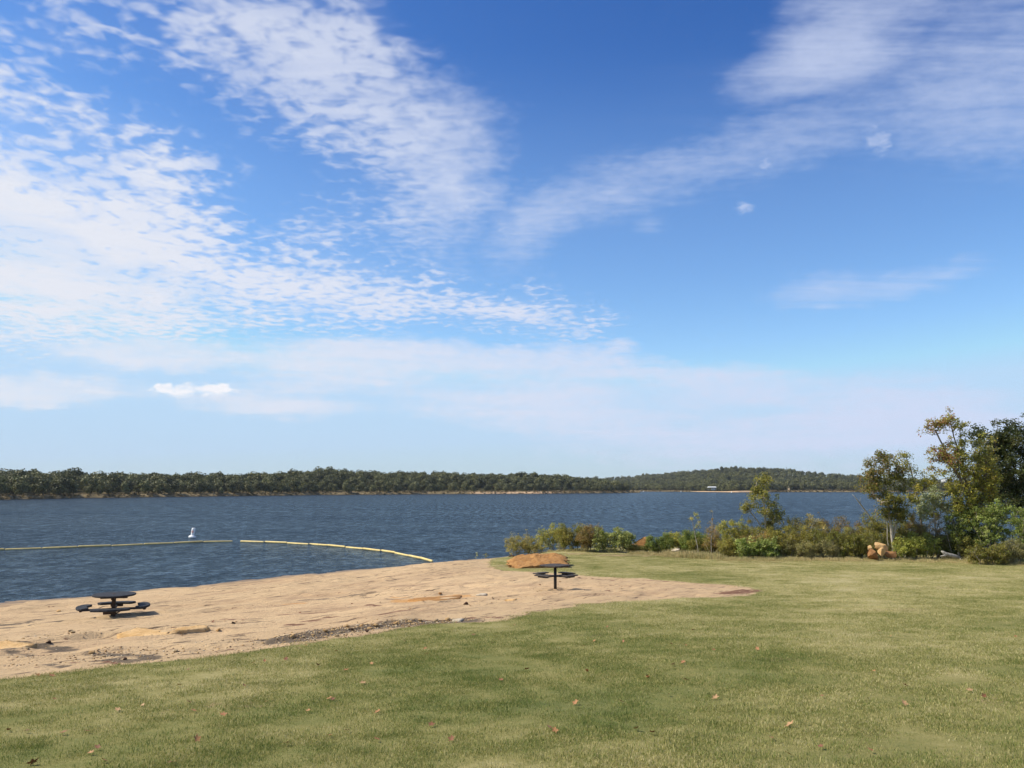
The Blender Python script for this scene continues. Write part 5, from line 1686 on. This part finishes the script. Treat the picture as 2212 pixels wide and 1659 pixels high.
# ------------------------------------------------------------------ driftwood, stump, leaning trunk
def log_thing():
    _x = col_at(951, 45.0); g = np.array((_x, 45.0, tz(_x, 45.0) + .05))
    root = empty('driftwood_log', tuple(g), 0)
    tag(root, 'grey driftwood log with forked end lying at the bank right of the rock pile', 'log')
    MB().tube([(.52, .1, .10), (.30, .05, .16), (.05, 0, .22), (-.25, -.02, .30), (-.42, 0, .40), (-.50, .02, .47)], [.085, .105, .115, .10, .075, .03], 10).build('trunk', M_DEAD, root, True)
    MB().tube([(-.20, 0, .27), (-.42, -.05, .22), (-.62, -.08, .20)], [.07, .05, .015], 7).build('branch', M_DEAD, root, True)
    MB().tube([(.42, .02, .12), (.52, -.05, -.02), (.58, -.1, -.05)], [.04, .03, .015], 6).build('branch', M_DEAD, root, True)
    MB().tube([(.45, .05, .15), (.40, .02, .32), (.38, 0, .40)], [.025, .018, .008], 5).build('branch', M_DEAD, root, True)
log_thing()
def stump():
    _x = col_at(978, 44.9); g = np.array((_x, 44.9, tz(_x, 44.9)))
    root = empty('tree_stump', (g[0], g[1], g[2]))
    tag(root, 'dead brown stump with splayed roots half hidden right of the driftwood log', 'stump')
    rng = np.random.default_rng(2)
    V, F = ICO[3]
    v = V * (1 + (fbm(V[:, 0] * 3, V[:, 1] * 3 + V[:, 2] * 2, 3, 4)[:, None] - .5) * .6) * np.array((.36, .28, .27)) + np.array((0, 0, .38))
    mesh_obj('root_plate', np_mesh('root_plate', v, F, M_BARK), root)
    for k in range(9):
        a = rng.uniform(0, 2 * pi)
        p = [(0, 0, .35), (math.cos(a) * .28, math.sin(a) * .2, .40 + rng.normal() * .1), (math.cos(a) * .5, math.sin(a) * .35, .35 + rng.normal() * .18)]
        MB().tube(p, [.07, .045, .012], 6).build('root', M_BARK, root, True)
    MB().tube([(-.7, -.3, .0), (-.72, -.3, .22), (-.71, -.31, .30)], [.03, .028, .02], 6).build('broken_stick', M_PALE, root, True)
stump()
def dead_trunk():
    Y = 48.3
    x0 = col_at(881, Y); zg = tz(x0, Y)
    root = empty('dead_tree', (x0, Y, zg))
    tag(root, 'bare dead trunk leaning left over the water behind the shrubs', 'dead tree')
    def l(px, py): return (float(col_at(px, Y) - x0), 0.0, float(z_at(px, py, Y) - zg))
    MB().tube([(0.05, 0, -.1), l(877, 527), l(870, 514.5), l(863, 504.5), l(858.5, 498), l(855, 494.3)], [.055, .05, .045, .036, .02, .008], 7).build('trunk', M_PALE, root, True)
    MB().tube([l(863, 504.5), l(862.5, 500.5), l(863, 497.5)], [.016, .011, .004], 5).build('branch', M_PALE, root, True)
    MB().tube([l(870, 514.5), l(866, 513), l(863, 509.5)], [.014, .010, .004], 5).build('branch', M_PALE, root, True)
dead_trunk()
# weathered sticks by the shrubs on the point
_g = gpt(561, 549.8)
tag(MB().tube([(-.32, .05, .22), (0, 0, .16), (.30, -.05, .10)], [.018, .02, .016], 6).build('driftwood_stick', M_DEAD, None, True, tuple(_g)), 'pale driftwood stick sloping up behind the flat boulder', 'driftwood')
tag(MB().tube([(-.22, -.1, .03), (.02, -.1, .035), (.3, -.1, .03)], [.015, .016, .012], 6).build('driftwood_stick', M_DEAD, None, True, tuple(_g)), 'pale driftwood stick lying flat on the ground behind the flat boulder', 'driftwood')

# ------------------------------------------------------------------ float lines and buoys
M_FLOAT = simple_mat('yellow float', (.72, .54, .20), .5, .12, 3, .3)
M_ROPE = simple_mat('dark rope', (.06, .055, .045), .8)
M_WHITE = simple_mat('white buoy plastic', (.80, .79, .76), .45, .05, 4, .4)
M_BUOYOR = simple_mat('faded orange marking', (.75, .22, .12), .5, .1, 8, .3)
M_GREEN = simple_mat('waterline stain', (.30, .22, .12), .7, .3, 8)
def float_line(px_pts, label):
    P = np.array([on_z(a, b)[:2] for a, b in px_pts])
    # smooth the curve
    L = np.concatenate([[0], np.cumsum(np.linalg.norm(np.diff(P, axis=0), axis=1))])
    q = np.linspace(0, L[-1], 400)
    x = np.interp(q, L, P[:, 0]); y = np.interp(q, L, P[:, 1])
    k = np.hanning(61); k /= k.sum()
    xs = np.convolve(np.pad(x, 30, mode='reflect', reflect_type='odd'), k, 'valid'); ys = np.convolve(np.pad(y, 30, mode='reflect', reflect_type='odd'), k, 'valid')
    root = empty('float_line', (xs[0], ys[0], 0))
    tag(root, label, 'float line', 'yellow float lines of the swimming area')
    seglen = 2.45
    n = max(1, int(round(L[-1] / seglen))); seglen = L[-1] / n
    MB().tube([(xs[i] - xs[0], ys[i] - ys[0], .03) for i in range(0, 400, 8)], .02, 5).build('rope', M_ROPE, root)
    h = seglen * .985 / 2
    me = MB().lathe([(.03, -h), (.068, -h + .04), (.074, -h + .10), (.074, h - .10), (.068, h - .04), (.03, h)], 12).mesh('float', M_FLOAT, True)
    for i in range(n):
        s = (i + .5) * seglen
        a, b = np.interp(s, q, xs), np.interp(s, q, ys)
        a2, b2 = np.interp(s + .5, q, xs), np.interp(s + .5, q, ys)
        o = mesh_obj('float', me, root, (a - xs[0], b - ys[0], .035 + .02 * math.sin(i * 2.1)))
        o.rotation_euler = (pi / 2 + .012 * math.sin(i * 3.3), 0, math.atan2(b2 - b, a2 - a) + pi / 2)
def p2(lst): return [(a / 2.16, b / 2.16) for a, b in lst]
float_line(p2([(-160, 1193), (0, 1188), (150, 1183), (300, 1177), (430, 1171.5), (503, 1169.5)]), 'long straight yellow float line running to the left edge of the picture')
float_line(p2([(519, 1170), (600, 1172.5), (680, 1176.5), (760, 1183.5), (830, 1191), (885, 1201), (934, 1213.5)]), 'yellow float line curving towards the sandy beach, right of the buoy')
def buoy():
    g = on_z(192.2, 537.6)
    root = empty('buoy', (g[0], g[1], 0.02))
    root.rotation_euler = (0.03, math.radians(7), .2)
    root.scale = (1.2, 1.2, 1.2)
    tag(root, 'white can buoy with orange diamond floating beyond the yellow float line', 'buoy')
    can = MB().lathe([(.05, -.35), (.14, -.30), (.14, .10), (.13, .16), (.135, .66), (.125, .70), (.04, .715)], 24).build('column', M_WHITE, root, True)
    ring = MB().lathe([(.142, -.06), (.25, -.05), (.275, .01), (.27, .07), (.22, .115), (.142, .16)], 24).build('collar', M_WHITE, root, True)
    MB().lathe([(.142, -.10), (.245, -.09), (.262, -.055), (.142, -.058)], 24).build('waterline_stain', M_GREEN, ring, True)
    # diamond outline wrapped round the can, facing the beach
    V, F = [], []
    R = .1385
    n = 24
    for i in range(n):
        t = i / n * 4; k = int(t); f = t - k
        c0 = [(0, .12), (.105, 0), (0, -.12), (-.105, 0)]; a, b = c0[k], c0[(k + 1) % 4]
        for s in (1.0, .62):
            u, w = (a[0] + (b[0] - a[0]) * f) * s, (a[1] + (b[1] - a[1]) * f) * s
            th = -pi / 2 - .2 + u / R
            V.append((R * math.cos(th), R * math.sin(th), .43 + w))
    for i in range(n):
        j = (i + 1) % n
        F.append((2 * i, 2 * j, 2 * j + 1, 2 * i + 1))
    MB().add(V, F).build('diamond_mark', M_BUOYOR, can)
    for sgn in (1, -1):
        V = []
        for i in range(9):
            f = i / 8 * 2 - 1
            for w in (-.010, .010):
                u = f * .045; zz = f * .052 * sgn + w
                th = -pi / 2 - .2 + u / R
                V.append(((R + .001) * math.cos(th), (R + .001) * math.sin(th), .43 + zz))
        MB().add(V, [(2 * i, 2 * i + 2, 2 * i + 3, 2 * i + 1) for i in range(8)]).build('cross_stroke', M_BUOYOR, can)
buoy()
for px, py, lab in ((643.2, 491.6, 'tiny white buoy on the far water at the tip of the left bank'), (681, 491.9, 'tiny white buoy on the far water left of the distant beach'), (731.4, 492.7, 'tiny white buoy on the far water in front of the distant beach')):
    g = on_z(px, py)
    root = empty('buoy', (g[0], g[1], 0)); tag(root, lab, 'buoy')
    MB().lathe([(.2, -.3), (.42, -.05), (.42, .15), (.25, .35), (.25, 1.2), (.1, 1.25)], 12).build('column', M_WHITE, root, True)
    MB().lathe([(.43, -.1), (.6, -.05), (.6, .12), (.43, .18)], 12).build('collar', M_WHITE, root, True)

# ------------------------------------------------------------------ small far things
M_ROOF = simple_mat('pale metal roof', (.62, .62, .60), .5, .1, .3)
M_WALL = simple_mat('pale wall', (.55, .52, .46), .8, .1, .3)
M_TANW = simple_mat('tan wall', (.50, .40, .27), .8, .1, .3)
M_STEEL = simple_mat('grey steel', (.22, .22, .22), .5, .1, .3)
M_DARKG = simple_mat('dark glass', (.03, .035, .04), .2, .1, .3)
def far_at(px, py_base, D):
    x = col_at(px, D); return x, D, z_at(px, py_base, D)
def pavilion():
    x, y, z = far_at(712, 489.6, 880)
    root = empty('picnic_pavilion', (x, y, z), .1)
    tag(root, 'low white-roofed shelter behind the distant beach', 'pavilion')
    b = MB()
    w, d, h = 8.6, 4.5, 2.3
    b.add([(-w / 2, -d / 2, h), (w / 2, -d / 2, h), (w / 2, 0, h + 1.0), (-w / 2, 0, h + 1.0), (-w / 2, d / 2, h), (w / 2, d / 2, h), (-w / 2, -d / 2, h - .2), (w / 2, -d / 2, h - .2), (-w / 2, d / 2, h - .2), (w / 2, d / 2, h - .2)],
          [(0, 1, 2, 3), (3, 2, 5, 4), (6, 7, 1, 0), (4, 5, 9, 8), (0, 3, 4, 8, 6), (1, 7, 9, 5, 2), (6, 8, 9, 7)]).build('roof', M_ROOF, root)
    for sx in (-1, 0, 1):
        for sy in (-1, 1):
            MB().box((sx * w * .44, sy * d * .42, (h - .2) / 2 - .5), (.25, .25, h - .2 + 1.0)).build('post', M_STEEL, root)
    MB().box((w * .2, d * .1, h * .42 - .3), (w * .45, d * .4, h * .8 + .6)).build('back_room', M_WALL, root)
pavilion()
def house(px, pyb, D, w, d, h, rh, wall, roof, label, rot=0.2):
    x, y, z = far_at(px, pyb, D)
    root = empty('house', (x, y, z), rot)
    tag(root, label, 'house')
    MB().box((0, 0, h / 2 - 1), (w, d, h + 2)).build('wall', wall, root)
    o = .4
    MB().add([(-w / 2 - o, -d / 2 - o, h + .02), (w / 2 + o, -d / 2 - o, h + .02), (w / 2 + o, d / 2 + o, h + .02), (-w / 2 - o, d / 2 + o, h + .02), (-w / 2 - o, 0, h + rh), (w / 2 + o, 0, h + rh)],
             [(0, 1, 5, 4), (3, 4, 5, 2), (0, 4, 3), (1, 2, 5), (0, 3, 2, 1)]).build('roof', roof, root)
    for sx in (-.28, .28):
        MB().box((sx * w, -d / 2 - .03, h * .55), (1.1, .08, 1.2)).build('window', M_DARKG, root)
    MB().box((0, -d / 2 - .03, h * .38), (1.0, .08, h * .76)).build('door', M_STEEL, root)
house(789, 488.4, 960, 3.4, 3.0, 1.6, 1.3, M_TANW, M_TANW, 'small tan gabled house among the trees of the far shore', .9)
house(948, 481.3, 1150, 13, 9, 2.2, .8, M_ROOF, M_ROOF, 'large white building on the far ridge, glimpsed left of the tall tree')
def pole():
    x, y, z = far_at(740, 489.8, 900)
    root = empty('light_pole', (x, y, z)); tag(root, 'thin grey pole standing behind the distant beach', 'pole')
    MB().lathe([(.16, -1), (.10, 5.6), (.03, 5.7)], 8).build('shaft', M_STEEL, root, True)
    MB().box((.5, 0, 5.5), (1.1, .12, .12)).build('arm', M_STEEL, root)
    MB().box((1.1, 0, 5.42), (.5, .22, .14)).build('lamp_head', M_STEEL, root)
pole()
def mast():
    D = 1750
    x = col_at(787.4, D); z0 = z_at(787.4, 474, D); z1 = z_at(787.4, 466.6, D)
    root = empty('radio_mast', (x, D, z0)); tag(root, 'thin radio mast on the crest of the distant hill', 'mast')
    h = z1 - z0
    for a in (0, 2 * pi / 3, 4 * pi / 3):
        MB().tube([(.6 * math.cos(a), .6 * math.sin(a), -8), (.45 * math.cos(a), .45 * math.sin(a), h)], .13, 5).build('mast_leg', M_STEEL, root)
    b = MB()
    for i in range(12):
        zz = -2 + (h + 1) * i / 12
        p = [(.52 * math.cos(a), .52 * math.sin(a), zz + k * .4) for k, a in enumerate((0, 2 * pi / 3, 4 * pi / 3, 2 * pi))]
        b.tube(p, .06, 4)
    b.build('lattice', M_STEEL, root)
    MB().tube([(0, 0, h - .5), (0, 0, h + 2)], .06, 5).build('antenna', M_STEEL, root)
mast()

# ------------------------------------------------------------------ the air over the lake
def haze():
    m = bpy.data.materials.new('lake haze')
    m.use_nodes = True
    nt = m.node_tree
    nt.nodes.clear()
    out = nt.nodes.new('ShaderNodeOutputMaterial')
    v = nt.nodes.new('ShaderNodeVolumePrincipled')
    v.inputs['Color'].default_value = (0.86, 0.93, 1.0, 1)
    v.inputs['Density'].default_value = 0.00006
    v.inputs['Anisotropy'].default_value = 0.2
    nt.links.new(v.outputs[0], out.inputs['Volume'])
    b = MB().box((0, 900, 30.0), (5200, 2700, 66.0))
    o = b.build('haze', m)
    tag(o, kind='stuff')
haze()
